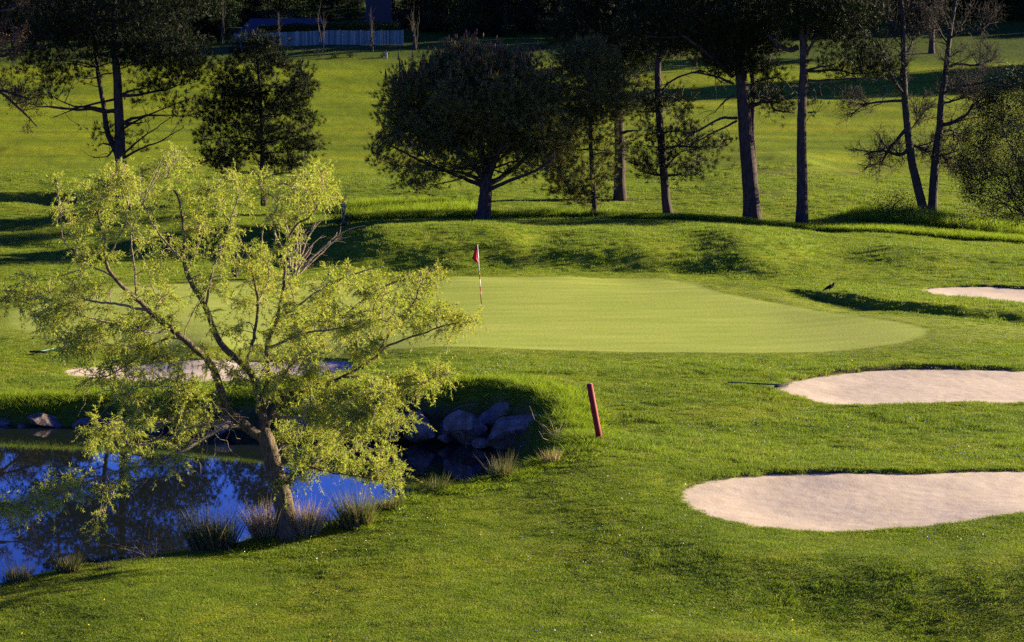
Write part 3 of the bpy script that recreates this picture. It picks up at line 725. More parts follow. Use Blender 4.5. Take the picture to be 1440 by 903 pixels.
conifer("umbrella_pine", "broad rounded umbrella pine with reddish shoot tips, standing behind the flag", "tree", 108,
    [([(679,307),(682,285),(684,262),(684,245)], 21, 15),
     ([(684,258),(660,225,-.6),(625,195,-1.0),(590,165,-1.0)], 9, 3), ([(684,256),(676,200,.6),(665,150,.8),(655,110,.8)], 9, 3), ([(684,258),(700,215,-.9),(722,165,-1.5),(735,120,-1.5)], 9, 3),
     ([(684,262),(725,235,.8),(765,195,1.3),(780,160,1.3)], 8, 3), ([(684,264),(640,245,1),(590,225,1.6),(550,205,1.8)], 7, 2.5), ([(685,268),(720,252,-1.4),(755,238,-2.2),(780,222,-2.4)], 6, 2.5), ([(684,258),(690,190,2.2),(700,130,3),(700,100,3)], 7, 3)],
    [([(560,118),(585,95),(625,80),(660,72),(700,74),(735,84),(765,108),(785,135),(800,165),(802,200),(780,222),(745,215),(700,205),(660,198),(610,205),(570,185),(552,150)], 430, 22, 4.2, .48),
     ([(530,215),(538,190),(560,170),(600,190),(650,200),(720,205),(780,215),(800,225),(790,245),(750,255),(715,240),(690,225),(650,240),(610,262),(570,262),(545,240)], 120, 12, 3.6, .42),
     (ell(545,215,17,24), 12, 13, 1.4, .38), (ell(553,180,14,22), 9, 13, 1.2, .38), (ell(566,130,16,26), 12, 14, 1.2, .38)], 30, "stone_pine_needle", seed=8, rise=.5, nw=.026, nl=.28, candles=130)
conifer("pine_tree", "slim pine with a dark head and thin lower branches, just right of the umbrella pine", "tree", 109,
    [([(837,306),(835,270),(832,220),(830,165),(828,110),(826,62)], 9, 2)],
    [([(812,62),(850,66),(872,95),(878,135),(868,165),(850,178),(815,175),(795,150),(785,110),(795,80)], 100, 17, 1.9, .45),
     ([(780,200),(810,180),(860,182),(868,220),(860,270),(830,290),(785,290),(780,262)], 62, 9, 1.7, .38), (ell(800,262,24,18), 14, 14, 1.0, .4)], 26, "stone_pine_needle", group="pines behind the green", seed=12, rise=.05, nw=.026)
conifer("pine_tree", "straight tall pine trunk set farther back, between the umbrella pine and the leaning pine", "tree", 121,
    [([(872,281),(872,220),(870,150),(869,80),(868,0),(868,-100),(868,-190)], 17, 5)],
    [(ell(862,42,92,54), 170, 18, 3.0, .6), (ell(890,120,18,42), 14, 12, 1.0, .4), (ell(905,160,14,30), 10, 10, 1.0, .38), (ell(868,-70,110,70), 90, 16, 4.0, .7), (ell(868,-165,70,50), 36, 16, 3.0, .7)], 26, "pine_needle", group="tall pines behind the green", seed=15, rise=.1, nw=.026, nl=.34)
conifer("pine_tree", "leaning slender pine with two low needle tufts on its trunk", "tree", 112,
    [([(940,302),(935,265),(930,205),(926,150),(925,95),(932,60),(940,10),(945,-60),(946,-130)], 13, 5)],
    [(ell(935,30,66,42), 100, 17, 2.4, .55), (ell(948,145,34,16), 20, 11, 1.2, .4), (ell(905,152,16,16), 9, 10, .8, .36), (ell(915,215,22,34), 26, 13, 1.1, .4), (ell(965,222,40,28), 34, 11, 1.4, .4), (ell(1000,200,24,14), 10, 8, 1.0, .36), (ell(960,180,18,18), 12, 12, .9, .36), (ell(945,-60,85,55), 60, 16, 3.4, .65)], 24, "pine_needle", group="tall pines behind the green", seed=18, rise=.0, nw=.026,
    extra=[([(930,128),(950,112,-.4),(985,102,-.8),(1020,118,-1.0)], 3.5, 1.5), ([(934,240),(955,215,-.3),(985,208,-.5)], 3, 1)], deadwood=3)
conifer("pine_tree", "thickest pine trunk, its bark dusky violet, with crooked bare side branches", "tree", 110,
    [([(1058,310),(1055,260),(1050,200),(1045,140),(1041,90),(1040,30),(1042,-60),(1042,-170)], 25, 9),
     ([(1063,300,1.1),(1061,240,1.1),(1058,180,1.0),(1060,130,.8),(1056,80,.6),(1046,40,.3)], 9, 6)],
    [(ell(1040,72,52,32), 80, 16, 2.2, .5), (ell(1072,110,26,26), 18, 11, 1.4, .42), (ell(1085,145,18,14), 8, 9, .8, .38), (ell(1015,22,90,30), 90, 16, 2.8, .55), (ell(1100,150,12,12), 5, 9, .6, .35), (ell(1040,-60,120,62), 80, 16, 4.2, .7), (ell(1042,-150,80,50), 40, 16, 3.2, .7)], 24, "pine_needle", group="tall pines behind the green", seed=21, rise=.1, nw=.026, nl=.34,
    extra=[([(1036,166),(1015,166,-.5),(985,182,-1.0),(948,208,-1.4)], 5, 1.5), ([(1036,170),(1010,182,-.5),(975,200,-.8),(958,208,-1)], 3.5, 1), ([(1030,108),(1005,85,-.8),(975,62,-1.2),(960,50,-1.4)], 6, 3), ([(1026,52),(990,48,.4),(940,52,.5),(905,50,.6)], 5, 2),
           ([(1032,118),(1000,106,.3),(970,104,.5),(932,120,.7)], 4, 1.5), ([(1062,134),(1080,140,.4),(1092,155,.5),(1118,158,.6)], 6, 2), ([(1034,134),(1022,140,0),(1012,150,0),(1006,158,.1)], 4, 1), ([(1030,195),(1018,197,.1)], 3, 2), ([(1064,115,.3),(1095,110,.8),(1122,132,1.2)], 3, 1)], deadwood=4)
conifer("pine_tree", "straight bare pine trunk forking into pale dead limbs high up", "tree", 108.5,
    [([(1128,316),(1128,260),(1127,200),(1128,140),(1129,80),(1126,30),(1124,-40),(1124,-140)], 17, 6), ([(1129,74),(1138,40,-.3),(1150,5,-.5),(1158,-40,-.6)], 6, 4)],
    [(ell(1195,92,52,14), 26, 10, 1.4, .42), (ell(1232,98,34,10), 14, 9, 1.0, .38), (ell(1165,18,75,24), 80, 15, 2.6, .55), (ell(1180,55,46,16), 20, 11, 1.4, .45), (ell(1150,140,24,8), 6, 5, .8, .3), (ell(1130,-60,110,60), 70, 16, 4.0, .7), (ell(1126,-135,60,50), 30, 16, 3.0, .7)], 22, "pine_needle", bark="pine_bark", group="tall pines behind the green", seed=24, rise=.05, nw=.026, nl=.34,
    extra=[([(1122,66),(1108,70,.2),(1092,62,.4),(1080,48,.6)], 9, 5), ([(1136,113),(1165,112,-.5),(1200,110,-1),(1232,113,-1.2)], 4, 1.5), ([(1136,124),(1160,120,-.3),(1182,118,-.5)], 2.5, 1), ([(1136,132),(1155,128,.2),(1178,122,.4)], 2.5, 1), ([(1136,158),(1148,158,.1)], 3, 2),
           ([(1133,78),(1143,62,-.3),(1152,54,-.5),(1164,54,-.7)], 4.5, 2), ([(1131,20),(1150,15,-.4),(1175,6,-.7)], 4, 2), ([(1134,88),(1139,87,-.1)], 4, 3)], deadwood=2)
# ------------------------------------------------------------------ bare trees on the right, brown oak on the left
bare_tree("bare_oak", "leafless oak with a pale patched trunk, left one of the leaning pair", "tree", 112,
    [([(1300,299),(1292,270),(1282,220),(1276,170),(1272,120),(1271,60),(1268,10),(1262,-50)], 14, 5)],
    [([(1276,212),(1262,218,-.3),(1240,212,-.6),(1215,218,-.8)], 6, 2), ([(1274,182),(1262,196,.2),(1250,210,.4),(1238,228,.6),(1222,232,.9)], 6, 2), ([(1272,142),(1245,144,.3),(1215,148,.4),(1195,165,.5)], 5, 1.5), ([(1270,130),(1258,116,-.5),(1250,90,-.9),(1232,55,-1.2)], 5, 1.5), ([(1280,205),(1295,208,.2),(1306,214,.3)], 5, 3),
     ([(1271,80),(1283,55,.5),(1290,30,.8)], 4, 1.5), ([(1270,50),(1250,25,0),(1240,0,0)], 4, 1.5), ([(1276,186),(1290,172,.6),(1300,150,1)], 3, 1)], group="leaning leafless oaks", seed=31, twigs=13, tl=1.8, fine=.011)
bare_tree("bare_oak", "leafless oak with crooked arms to the right, right one of the leaning pair", "tree", 112,
    [([(1311,299),(1313,260),(1315,220),(1320,180),(1322,140),(1328,95),(1334,50),(1342,5),(1350,-50)], 14, 4)],
    [([(1322,176),(1340,172,-.3),(1358,162,-.6),(1372,145,-.8),(1392,134,-1)], 7, 2), ([(1324,146),(1342,142,.3),(1362,138,.5),(1378,145,.6)], 4, 1.5), ([(1320,218),(1328,222,.1),(1334,232,.2)], 6, 2.5), ([(1326,185),(1340,184,.2),(1342,198,.2)], 4, 2),
     ([(1328,96),(1350,90,.4),(1380,92,.8),(1402,80,1)], 5, 1.5), ([(1334,56),(1350,45,-.5),(1375,42,-1),(1392,30,-1.2)], 4, 1.5), ([(1332,60),(1318,40,.4),(1305,15,.6)], 3, 1), ([(1322,135),(1345,120,-1),(1372,118,-1.6),(1410,108,-2)], 4, 1.2)], group="leaning leafless oaks", seed=33, twigs=12, tl=1.8, fine=.011)
bare_tree("oak_tree", "oak at the left edge with withered brown leaves on drooping branches", "tree", 108,
    [([(-95,300),(-92,220),(-88,140),(-80,60),(-76,10),(-74,-30)], 26, 8)],
    [([(-88,110),(-50,100,.5),(-10,120,.8),(25,150,1),(52,178,1.2)], 10, 2), ([(-82,60),(-40,55,-1),(5,80,-1.4),(24,45,-1.6)], 9, 2), ([(-85,80),(-45,72,1),(0,72,1.6),(45,60,2)], 8, 2), ([(-88,130),(-40,120,-.8),(5,128,-1.2),(45,140,-1.4)], 7, 2), ([(-80,50),(-45,20,1.5),(10,15,2),(30,5,2.4)], 7, 2)],
    group=None, seed=36, twigs=12, tl=1.5, leafmat="brown_leaf", nleaf=5200, lf=(.13, .06), fine=.008, foot=False)
def bush(name, label, cat, d, poly, nc, nleaf, dep, leaf, lf, seed, base_px, group=None, cr=.28, stems=9, bark="grey_bark", r0=.03):
    rng = np.random.default_rng(seed); base = ground_at(base_px[0], base_px[1], ground, d - 10, d + 25); d = base[1]
    root = tag(empty(name, base), label, cat, group); wood = Geo(); fol = Geo(); lim = Limbs()
    q = in_poly_samples(poly, nc, rng); e = sd_poly(q[:, 0], q[:, 1], np.asarray(poly, float)); off = rng.uniform(-1, 1, nc) * dep * np.sqrt(np.clip(e / e.max(), .08, 1))
    C = W(q[:, 0], q[:, 1], d + off); C[:, 2] = np.maximum(C[:, 2], base[2] + .1)
    for i in rng.permutation(nc)[:stems]:
        P = joinery(base + rng.normal(0, .12, 3) * [1, 1, 0] - [0, 0, .1], C[i], 8, .1, rng, .03); r = np.linspace(r0, r0 * .25, 8); wood.tube(P, r, 5, cap=False); lim.add(P, r)
    for c in C:
        a, ra = lim.nearest(c, .3); P = joinery(a, c, 4, 0, rng, .04); wood.tube(P, np.linspace(min(ra, r0 * .5), r0 * .15, 4), 3, cap=False)
        o = rng.normal(0, 1, (nleaf, 3)) * cr
        leaves(fol, c + o, rng.normal(0, 1, (nleaf, 3)) + [0, 0, .3], lf[0], lf[1], rng)
    wood.build("stems", M[bark], root, base); fol.build("foliage", M[leaf], root, base)
    return root
bush("shrub", "tall feathery dark shrub at the right edge beside the leafless oaks", "shrub", 108, [(1340,210),(1358,165),(1380,140),(1405,115),(1440,95),(1500,100),(1540,180),(1540,290),(1480,315),(1420,312),(1372,290),(1345,250)], 520, 120, 2.6, "shrub_leaf", (.16, .04), 41, (1450,312), cr=.32, stems=16, r0=.05)
bush("shrub", "low grey-green bush at the foot of the leafless oaks", "shrub", 110, [(1205,302),(1212,286),(1235,276),(1262,272),(1290,285),(1296,304)], 60, 22, 1.2, "shrub_leaf", (.16, .035), 43, (1250,306), cr=.26, stems=10)
bush("shrub", "dark scrubby bush under the shrub at the right edge", "shrub", 106, [(1330,320),(1345,300),(1400,292),(1460,300),(1470,328),(1400,330)], 70, 20, 1.4, "dark_leaf", (.16, .045), 44, (1400,326), cr=.3, stems=8)
bush("shrub", "dark bush in the hollow behind the willow's right side", "shrub", 99, [(455,318),(460,298),(478,288),(496,296),(500,318)], 30, 20, .8, "dark_leaf", (.12, .04), 45, (478,320), cr=.22, stems=6)
# dead shrub and thin saplings between the willow and the mound
def stems_shrub(name, label, cat, base_px, d, tips, seed, mat="twig_bark", w=3.0, twigs=5):
    rng = np.random.default_rng(seed); base = ground_at(base_px[0], base_px[1], ground, d - 12, d + 20); d = base[1]
    g = Geo(); sc = d / FPX
    for tx, ty in tips:
        tip = W(tx, ty, d + rng.normal(0, .5)); P = joinery(base + rng.normal(0, .12, 3) * [1, 1, 0] - [0, 0, .05], tip, 8, rng.uniform(.02, .12), rng, .02)
        g.tube(P, np.linspace(w * sc * .5, min(.010, w * sc * .3), 8), 4, cap=False)
        for _ in range(twigs):
            i = int(rng.integers(2, 8)); dr = unit(unit(tip - base) + rng.normal(0, .45, 3)); L = rng.uniform(.25, .9)
            g.tube(joinery(P[i], P[i] + dr * L, 4, 0, rng, .04), np.linspace(min(.014, w * sc * .35), min(.006, w * sc * .2), 4), 3, cap=False)
    o = g.build(name, M[mat], None, base); return tag(o, label, cat)
stems_shrub("dead_shrub", "dead shrub of bare pale stems behind the willow, at the edge of the green", "shrub", (412,388), 90, [(402,300),(418,310),(430,322),(445,318),(462,300),(478,328),(492,322),(440,345),(470,340),(408,330),(425,290),(455,330)], 51)
stems_shrub("sapling", "thin leafless sapling standing alone left of the umbrella pine", "tree", (485,318), 98, [(485,262),(487,270),(482,280)], 52, w=2.2, twigs=4)
stems_shrub("dead_shrub", "bare upright brush seen through the left half of the willow", "shrub", (330,390), 90, [(322,330),(335,318),(328,345),(345,352)], 53, mat="grey_bark", w=6, twigs=5)
# ------------------------------------------------------------------ the willow
def willow():
    rng = np.random.default_rng(77)
    base = ground_at(405, 755, ground, 30, 40); d0 = base[1]
    root = tag(empty("willow_tree", base), "spreading willow in yellow-green spring leaf on the pond's near bank", "tree")
    wood = Geo(); fol = Geo(); lim = Limbs(); sc = d0 / FPX
    LB = [  # px polylines (px, py, depth offset m), widths px
     ([(406,758,0),(403,725,0),(396,690,0),(386,655,0),(378,628,0),(370,605,0)], 36, 24),
     ([(375,622,0),(352,603,-.1),(330,585,-.2),(318,570,-.3),(311,545,-.4),(298,515,-.5),(278,491,-.6),(241,461,-.8),(211,438,-1.0),(192,418,-1.1),(162,389,-1.3),(150,363,-1.4),(150,329,-1.5),(139,299,-1.6),(150,265,-1.7)], 22, 3),
     ([(372,612,0),(368,580,.1),(362,548,.3),(346,517,.5),(309,483,.7),(290,431,.9),(267,397,1.0),(260,370,1.1),(260,333,1.2),(252,284,1.3),(236,245,1.4),(248,222,1.4)], 20, 2.5),
     ([(346,517,.5),(356,480,.9),(361,430,1.2),(354,382,1.3),(331,329,1.5),(312,300,1.6),(300,270,1.7)], 9, 2),
     ([(368,580,.1),(376,520,-.4),(376,480,-.6),(388,450,-.7),(398,400,-.8),(399,352,-.9),(414,318,-1.0),(440,300,-1.0),(455,270,-1.0)], 13, 2.5),
     ([(374,600,0),(386,575,.2),(410,556,.4),(443,547,.6),(484,530,.8),(526,505,1.0),(545,488,1.1),(597,469,1.2),(631,456,1.2),(672,450,1.2)], 13, 2),
     ([(526,505,1.0),(545,473,.9),(560,447,.8),(578,424,.7),(590,400,.7),(609,374,.6)], 6, 1.5),
     ([(400,682,0),(418,668,-.2),(433,658,-.4),(458,665,-.7),(490,668,-.9),(530,674,-1.0)], 9, 2), ([(433,658,-.4),(446,648,-.2),(475,640,.1),(510,636,.4)], 5, 1.5),
     ([(345,600,0),(316,602,-.6),(271,628,-1.0),(226,654,-1.4),(181,660,-1.7),(132,677,-2.0),(94,692,-2.2),(38,707,-2.4),(-20,716,-2.5)], 11, 2.5),
     ([(278,491,-.6),(252,478,-.2),(222,483,.1),(190,505,.3),(160,525,.4),(132,532,.5)], 7, 2), ([(222,483,.1),(180,488,-.4),(130,480,-.7),(90,482,-.9)], 5, 1.5),
     ([(211,438,-1.0),(180,428,-.7),(143,425,-.5),(105,420,-.4),(79,421,-.3),(40,428,-.3),(8,408,-.2)], 7, 1.5), ([(241,461,-.8),(215,468,-1.2),(160,455,-1.6),(100,440,-1.9),(50,440,-2)], 6, 1.5),
     ([(330,588,-.2),(300,595,.3),(263,602,.6),(225,618,.8),(188,624,.9),(160,605,1),(143,590,1)], 8, 2), ([(320,575,-.3),(280,575,-.9),(235,590,-1.3),(190,595,-1.6),(150,580,-1.8)], 7, 1.5),
     ([(484,530,.8),(520,533,.5),(571,539,.2),(600,532,0),(628,526,-.1)], 6, 1.5),
     ([(368,580,.1),(400,530,.9),(440,480,1.3),(490,440,1.5),(540,405,1.6),(590,388,1.6),(612,380,1.6)], 11, 2), ([(388,450,-.7),(420,430,-1.1),(460,400,-1.4),(510,380,-1.5),(540,375,-1.5)], 6, 1.5),
     ([(376,490,-.6),(420,470,-1.3),(470,462,-1.7),(520,450,-1.9),(560,455,-2)], 7, 1.5), ([(388,585,.1),(430,590,-.7),(470,600,-1.1),(520,610,-1.4),(560,618,-1.6)], 8, 1.5), ([(384,640,0),(410,620,.5),(450,610,.8),(500,622,1.0),(540,640,1.1)], 7, 1.5),
     ([(290,431,.9),(300,380,.5),(316,340,.3),(330,290,.1),(340,262,0)], 6, 1.5), ([(260,370,1.1),(225,330,1.5),(205,290,1.7),(200,255,1.8)], 5, 1.5), ([(361,430,1.2),(380,390,1.7),(372,330,2.0),(385,280,2.1)], 5, 1.5), ([(162,389,-1.3),(120,370,-1.1),(90,340,-1),(85,300,-1)], 5, 1.5), ([(150,363,-1.4),(175,320,-1.8),(180,270,-2),(170,245,-2)], 4, 1.5), ([(192,418,-1.1),(190,370,-.8),(185,330,-.6),(200,290,-.5)], 5, 1.5),
     ([(399,352,-.9),(385,320,-1.2),(390,285,-1.4),(365,262,-1.5)], 5, 1.5), ([(311,545,-.4),(290,560,-.9),(250,545,-1.3),(200,545,-1.6),(165,560,-1.7)], 6, 1.5)]
    for k, (pl, w0, w1) in enumerate(LB):
        pl = np.array(pl, float); n = 14 + 3 * len(pl); s = spline(pl, n)
        P = wob(W(s[:, 0], s[:, 1], d0 + s[:, 2]), .008 if k else .003, rng)
        t = np.linspace(0, 1, n); r = (w0 + (w1 - w0) * t ** .75) * sc * (.45 if k < 1 else .38 if k < 3 else .34)
        if k == 0: P[0, 2] -= .15; r[:4] *= [1.35, 1.2, 1.1, 1.04]
        wood.tube(P, r, 12 if k < 3 else 7, m=0 if k < 9 else 1); lim.add(P[3:], r[3:])
    # sprays of foliage: (px, py, rx, ry, how many)
    T = [(150,265,45,35,26),(115,300,38,28,22),(170,250,35,18,14),(90,255,16,14,6),(130,345,45,25,14),(225,250,22,26,10),(255,235,20,26,12),(270,290,38,40,20),(320,275,40,38,26),(300,330,45,30,16),(200,310,30,30,12),(215,350,40,25,10),
         (375,265,22,16,8),(430,265,38,28,34),(450,250,22,18,16),(405,300,28,24,14),(385,350,34,26,14),(40,420,42,16,22),(90,410,45,28,22),(70,445,45,22,20),(150,440,50,35,20),(30,385,12,20,4),(120,480,55,26,16),(200,455,40,40,14),(190,500,50,30,16),(260,430,40,40,12),(150,530,45,22,10),
         (300,420,40,40,12),(340,400,36,40,14),(390,410,40,36,20),(440,430,45,34,30),(500,425,48,34,30),(545,405,40,26,24),(590,395,24,20,12),(605,375,10,18,4),(560,440,48,28,26),(610,450,40,20,18),(655,452,22,12,7),(460,480,50,30,26),(520,480,45,26,20),(400,470,40,34,20),
         (400,525,46,28,24),(440,550,45,34,34),(480,580,48,40,44),(430,600,45,40,34),(520,560,45,34,30),(560,540,42,24,20),(605,535,34,18,14),(545,600,30,40,20),(470,640,46,30,22),(530,645,34,28,16),(555,670,14,20,5),(420,650,26,26,6),
         (340,480,40,30,14),(310,520,40,30,12),(260,510,40,30,10),(220,560,55,32,16),(280,580,46,30,10),(170,600,40,28,10),(130,620,24,18,5),(230,610,40,24,6),
         (60,700,40,20,11),(20,715,26,18,10),(95,680,30,22,9),(150,690,34,22,8),(140,735,14,14,3),(210,660,34,18,5),(260,640,30,18,4),(180,640,16,22,4),(60,600,0,0,0),(480,395,36,22,14),(250,375,34,26,8),(340,350,34,26,10),(205,415,36,26,8)]
    for cx, cy, rx, ry, n in T:
        n = int(n * (.95 if cy < 430 else 1.1 if cx > 380 else 1.9 if (cx < 300 and 470 < cy < 625) else 1.05))
        for _ in range(n):
            a = rng.uniform(0, 2 * math.pi); rr = math.sqrt(rng.uniform(0, 1)); x = cx + rx * rr * math.cos(a); y = cy + ry * rr * math.sin(a)
            PA = np.concatenate(lim.P); RA = np.concatenate(lim.R); qx, qy = pix(PA)
            c = np.hypot(qx - x, (qy - y) * np.where(qy < y - 4, 1.6, 1.0)) + rng.uniform(0, 14, len(qx)) + np.where(RA > .07, 40, 0)
            i = int(np.argmin(c)); A = PA[i]; tip = W(x, y, A[1] + rng.normal(0, .32))
            L = np.linalg.norm(tip - A)
            if L < .12: tip = A + unit(rng.normal(0, 1, 3)) * .25; L = .25
            P = joinery(A, tip, 8, rng.uniform(.02, .22), rng, .022)
            wood.tube(P, np.linspace(min(RA[i] * .8, .007 + .004 * L), .0028, 8), 4, cap=False, m=1)
            if L > .45: lim.add(P[2:7:2], np.full(3, .012))
            # twigs with leaves on the outer part
            for j in range(rng.integers(6, 10)):
                t = rng.uniform(.35, 1); f = t * 7; i0 = min(int(f), 6); b = P[i0] + (P[i0 + 1] - P[i0]) * (f - i0)
                dr = unit(unit(P[i0 + 1] - P[i0]) * .7 + rng.normal(0, .7, 3)); l = rng.uniform(.12, .34)
                Q = b + dr * np.linspace(0, l, 5)[:, None]; Q[:, 2] -= np.linspace(0, 1, 5) ** 2 * rng.uniform(.0, .45) * l; Q = wob(Q, .008, rng)
                wood.tube(Q, np.linspace(.0032, .0018, 5), 3, cap=False, m=1)
                nl = int(l * 104); ti = rng.uniform(.1, 1, nl) * 4; ii = np.minimum(ti.astype(int), 3); bb = Q[ii] + (Q[ii + 1] - Q[ii]) * (ti - ii)[:, None]
                dd = unit(Q[-1] - Q[0]) * .6 + rng.normal(0, .62, (nl, 3)) + [0, 0, -.18]
                leaves(fol, bb, dd, .062, .0128, rng)
    for _ in range(70):                                             # tangle of bare twigs below the left limbs
        x, y = rng.uniform(120, 350), rng.uniform(555, 655); A, ra = lim.nearest(W(x, y, d0 + rng.normal(-.6, .5)), 0); L = rng.uniform(.3, .9)
        dr = unit(rng.normal(0, 1, 3) * [1, .6, .7] + [-.5, 0, -.1]); P = joinery(A, A + dr * L, 9, rng.uniform(-.3, .3), rng, .045); wood.tube(P, np.linspace(.009, .003, 9), 4, cap=False, m=1)
    # bare whips that stand out of the crown
    for (x0, y0, x1, y1) in [(252,284,228,222),(252,284,262,205),(139,299,120,252),(300,270,310,232),(330,290,352,245),(236,245,238,210),(440,300,452,238),(190,330,150,290),(210,300,196,240),(200,380,175,310),(290,431,318,355),(260,370,290,300)]:
        A, ra = lim.nearest(W(x0, y0, d0), 0); P = joinery(A, W(x1, y1, A[1] + rng.normal(0, .2)), 8, .03, rng, .02); wood.tube(P, np.linspace(.010, .003, 8), 4, cap=False, m=1)
    wood.build("trunk", [M["willow_bark"], M["willow_twig"]], root, base); fol.build("crown", M["willow_leaf"], root, base)
willow()

# ------------------------------------------------------------------ blades: rush clumps, reeds
def blades(geo, base, dirs, length, width, rng, bend=.35, seg=3):
    n = len(base); L = length * rng.uniform(.55, 1.15, n); d = unit(dirs); hz = d * [1, 1, 0] + rng.normal(0, .25, (n, 3)) * [1, 1, 0]
    side = unit(np.cross(d, rng.normal(0, 1, (n, 3))))
    rows = []
    for k in range(seg + 1):
        t = k / seg; p = base + d * (L * t)[:, None] + hz * (L * bend * t * t)[:, None] - np.array([0, 0, 1]) * (L * bend * .35 * t * t)[:, None]
        w = width * (1 - t) * .5 + .0006; rows += [p - side * w, p + side * w]
    v = np.stack(rows, 1); m = v.shape[1]; o = np.arange(n)[:, None] * m
    q = np.concatenate([o + np.array([2 * k, 2 * k + 1, 2 * k + 3, 2 * k + 2]) for k in range(seg)], 0)
    geo.add(v.reshape(-1, 3), q=q)
def rush(px, py, wpx, hpx, n, mat, label, seed, d=None, lean=0, name="rush_clump"):
    rng = np.random.default_rng(seed); p = ground_at(px, py, ground, 26, 52); sc = p[1] / FPX
    g = Geo(); r = wpx * sc * .5; n = int(n * 1.45)
    a = rng.uniform(0, 2 * math.pi, n); rr = np.sqrt(rng.uniform(0, 1, n)) * r * .62
    b = np.stack([p[0] + np.cos(a) * rr, p[1] + np.sin(a) * rr * .6, np.zeros(n)], 1); b[:, 2] = ground(b[:, 0], b[:, 1]) - .03
    b[:, 2] = np.maximum(b[:, 2], WATER_Z - .12)
    dr = np.stack([np.cos(a) * rr / r * .45 + rng.normal(0, .16, n) + lean, np.sin(a) * rr / r * .5 + rng.normal(0, .16, n), np.full(n, 1.0)], 1)
    blades(g, b, dr, hpx * sc * rng.uniform(.7, 1.2, n), .0115, rng, .20)
    return tag(g.build(name, M[mat], None, p), label, "rush clump", "rush clumps along the near bank")
RUSHES = [(300,772,100,62,620,"rush_blade","wide dark green rush clump left of the willow's trunk",-.05), (374,757,52,58,420,"dry_blade","tan dry rush clump touching the left side of the willow's trunk",-.1),
    (432,752,52,52,360,"dry_blade","straw-coloured rush clump touching the right side of the willow's trunk",.08), (502,742,64,58,460,"rush_blade","grey-green rush clump standing alone right of the willow's trunk",-.05), (548,716,60,24,220,"rush_blade","low fringe of rushes between the lone rush clump and the pond's narrow end",0),
    (706,672,46,38,150,"rush_blade","pale green reed clump at the narrow end of the pond",.0), (615,690,50,28,110,"rush_blade","thin sparse reeds at the water's edge left of the pale reed clump",0), (96,805,48,34,220,"rush_blade","dark spiky rush clump at the bottom left water's edge",0), (24,818,64,34,220,"rush_blade","dark rushes in the bottom left corner of the pond",.1),
    (150,800,40,14,90,"rush_blade","low rush tuft between the bottom left clumps and the brambles",0), (775,650,34,24,90,"dry_blade","short dry reeds at the right tip of the pond",-.1), (470,745,36,26,150,"rush_blade","small rush tuft between the straw-coloured and grey-green clumps",0)]
for i, (a, b, c, e, n, mt, lab, ln) in enumerate(RUSHES): rush(a, b, c, e, n, mt, lab, 200 + i, lean=ln)
stems_shrub("bramble", "dark leafless bramble on the bank at the lower left", "shrub", (205,790), 31.5, [(170,772),(185,765),(200,748),(222,752),(232,775),(160,782),(240,770)], 61, mat="grey_bark", w=1.2, twigs=6)
stems_shrub("bramble", "bare twigs arching over the water at the far lower left", "shrub", (10,812), 30.5, [(40,775),(70,782),(55,790),(30,785)], 62, mat="grey_bark", w=1.0, twigs=3)
stems_shrub("dead_stalks", "bleached dead stalks beside the boulders at the pond's right end", "shrub", (775,628), 43.5, [(752,590),(762,596),(770,588),(790,592),(797,602),(783,600),(758,606)], 63, w=.7, twigs=1)
stems_shrub("dead_stalks", "pale fallen twig on the shaded bank above the boulders", "shrub", (640,572), 47, [(672,568),(662,562),(630,566)], 64, w=1.0, twigs=1)

# ------------------------------------------------------------------ boulders of the far bank
def boulder(px, py, wpx, hpx, d, label, seed):
    wpx *= 1.0 if px < 300 else 1.32; hpx *= .85 if px < 300 else 1.12; d += .6 if px < 300 else .1
    rng = np.random.default_rng(seed); sc = d / FPX
    bm = bmesh.new(); bmesh.ops.create_icosphere(bm, subdivisions=4, radius=1)
    v = np.array([q.co[:] for q in bm.verts])
    for _ in range(11):                                             # cleave flat faces
        nrm = unit(rng.normal(0, 1, 3)); h = rng.uniform(.38, .74); dd = v @ nrm; v = np.where((dd > h)[:, None], v - (dd - h)[:, None] * nrm, v)
    ang = np.arctan2(v[:, 1], v[:, 0])
    v += unit(v) * (.018 * noise(v[:, 0] * 2.2 + seed, v[:, 2] * 2.2, seed) + .016 * noise(v[:, 0] * 6 + v[:, 1] * 5, v[:, 2] * 6, seed + 1))[:, None]
    v *= [wpx * sc * .56, wpx * sc * .5, hpx * sc * .60]; t = rng.uniform(-.35, .35); R = np.array([[math.cos(t), 0, math.sin(t)], [0, 1, 0], [-math.sin(t), 0, math.cos(t)]]); v = v @ R.T
    for q, c in zip(bm.verts, v): q.co = c
    me = bpy.data.meshes.new("boulder"); bm.to_mesh(me); bm.free(); me.materials.append(M["rock"])
    me.polygons.foreach_set('use_smooth', [True] * len(me.polygons)); me.set_sharp_from_angle(angle=math.radians(20))
    o = link("boulder", me, loc=W(px, py, d)); o.rotation_euler.z = rng.uniform(-.4, .4)
    return tag(o, label, "boulder", "boulders along the pond's far bank")
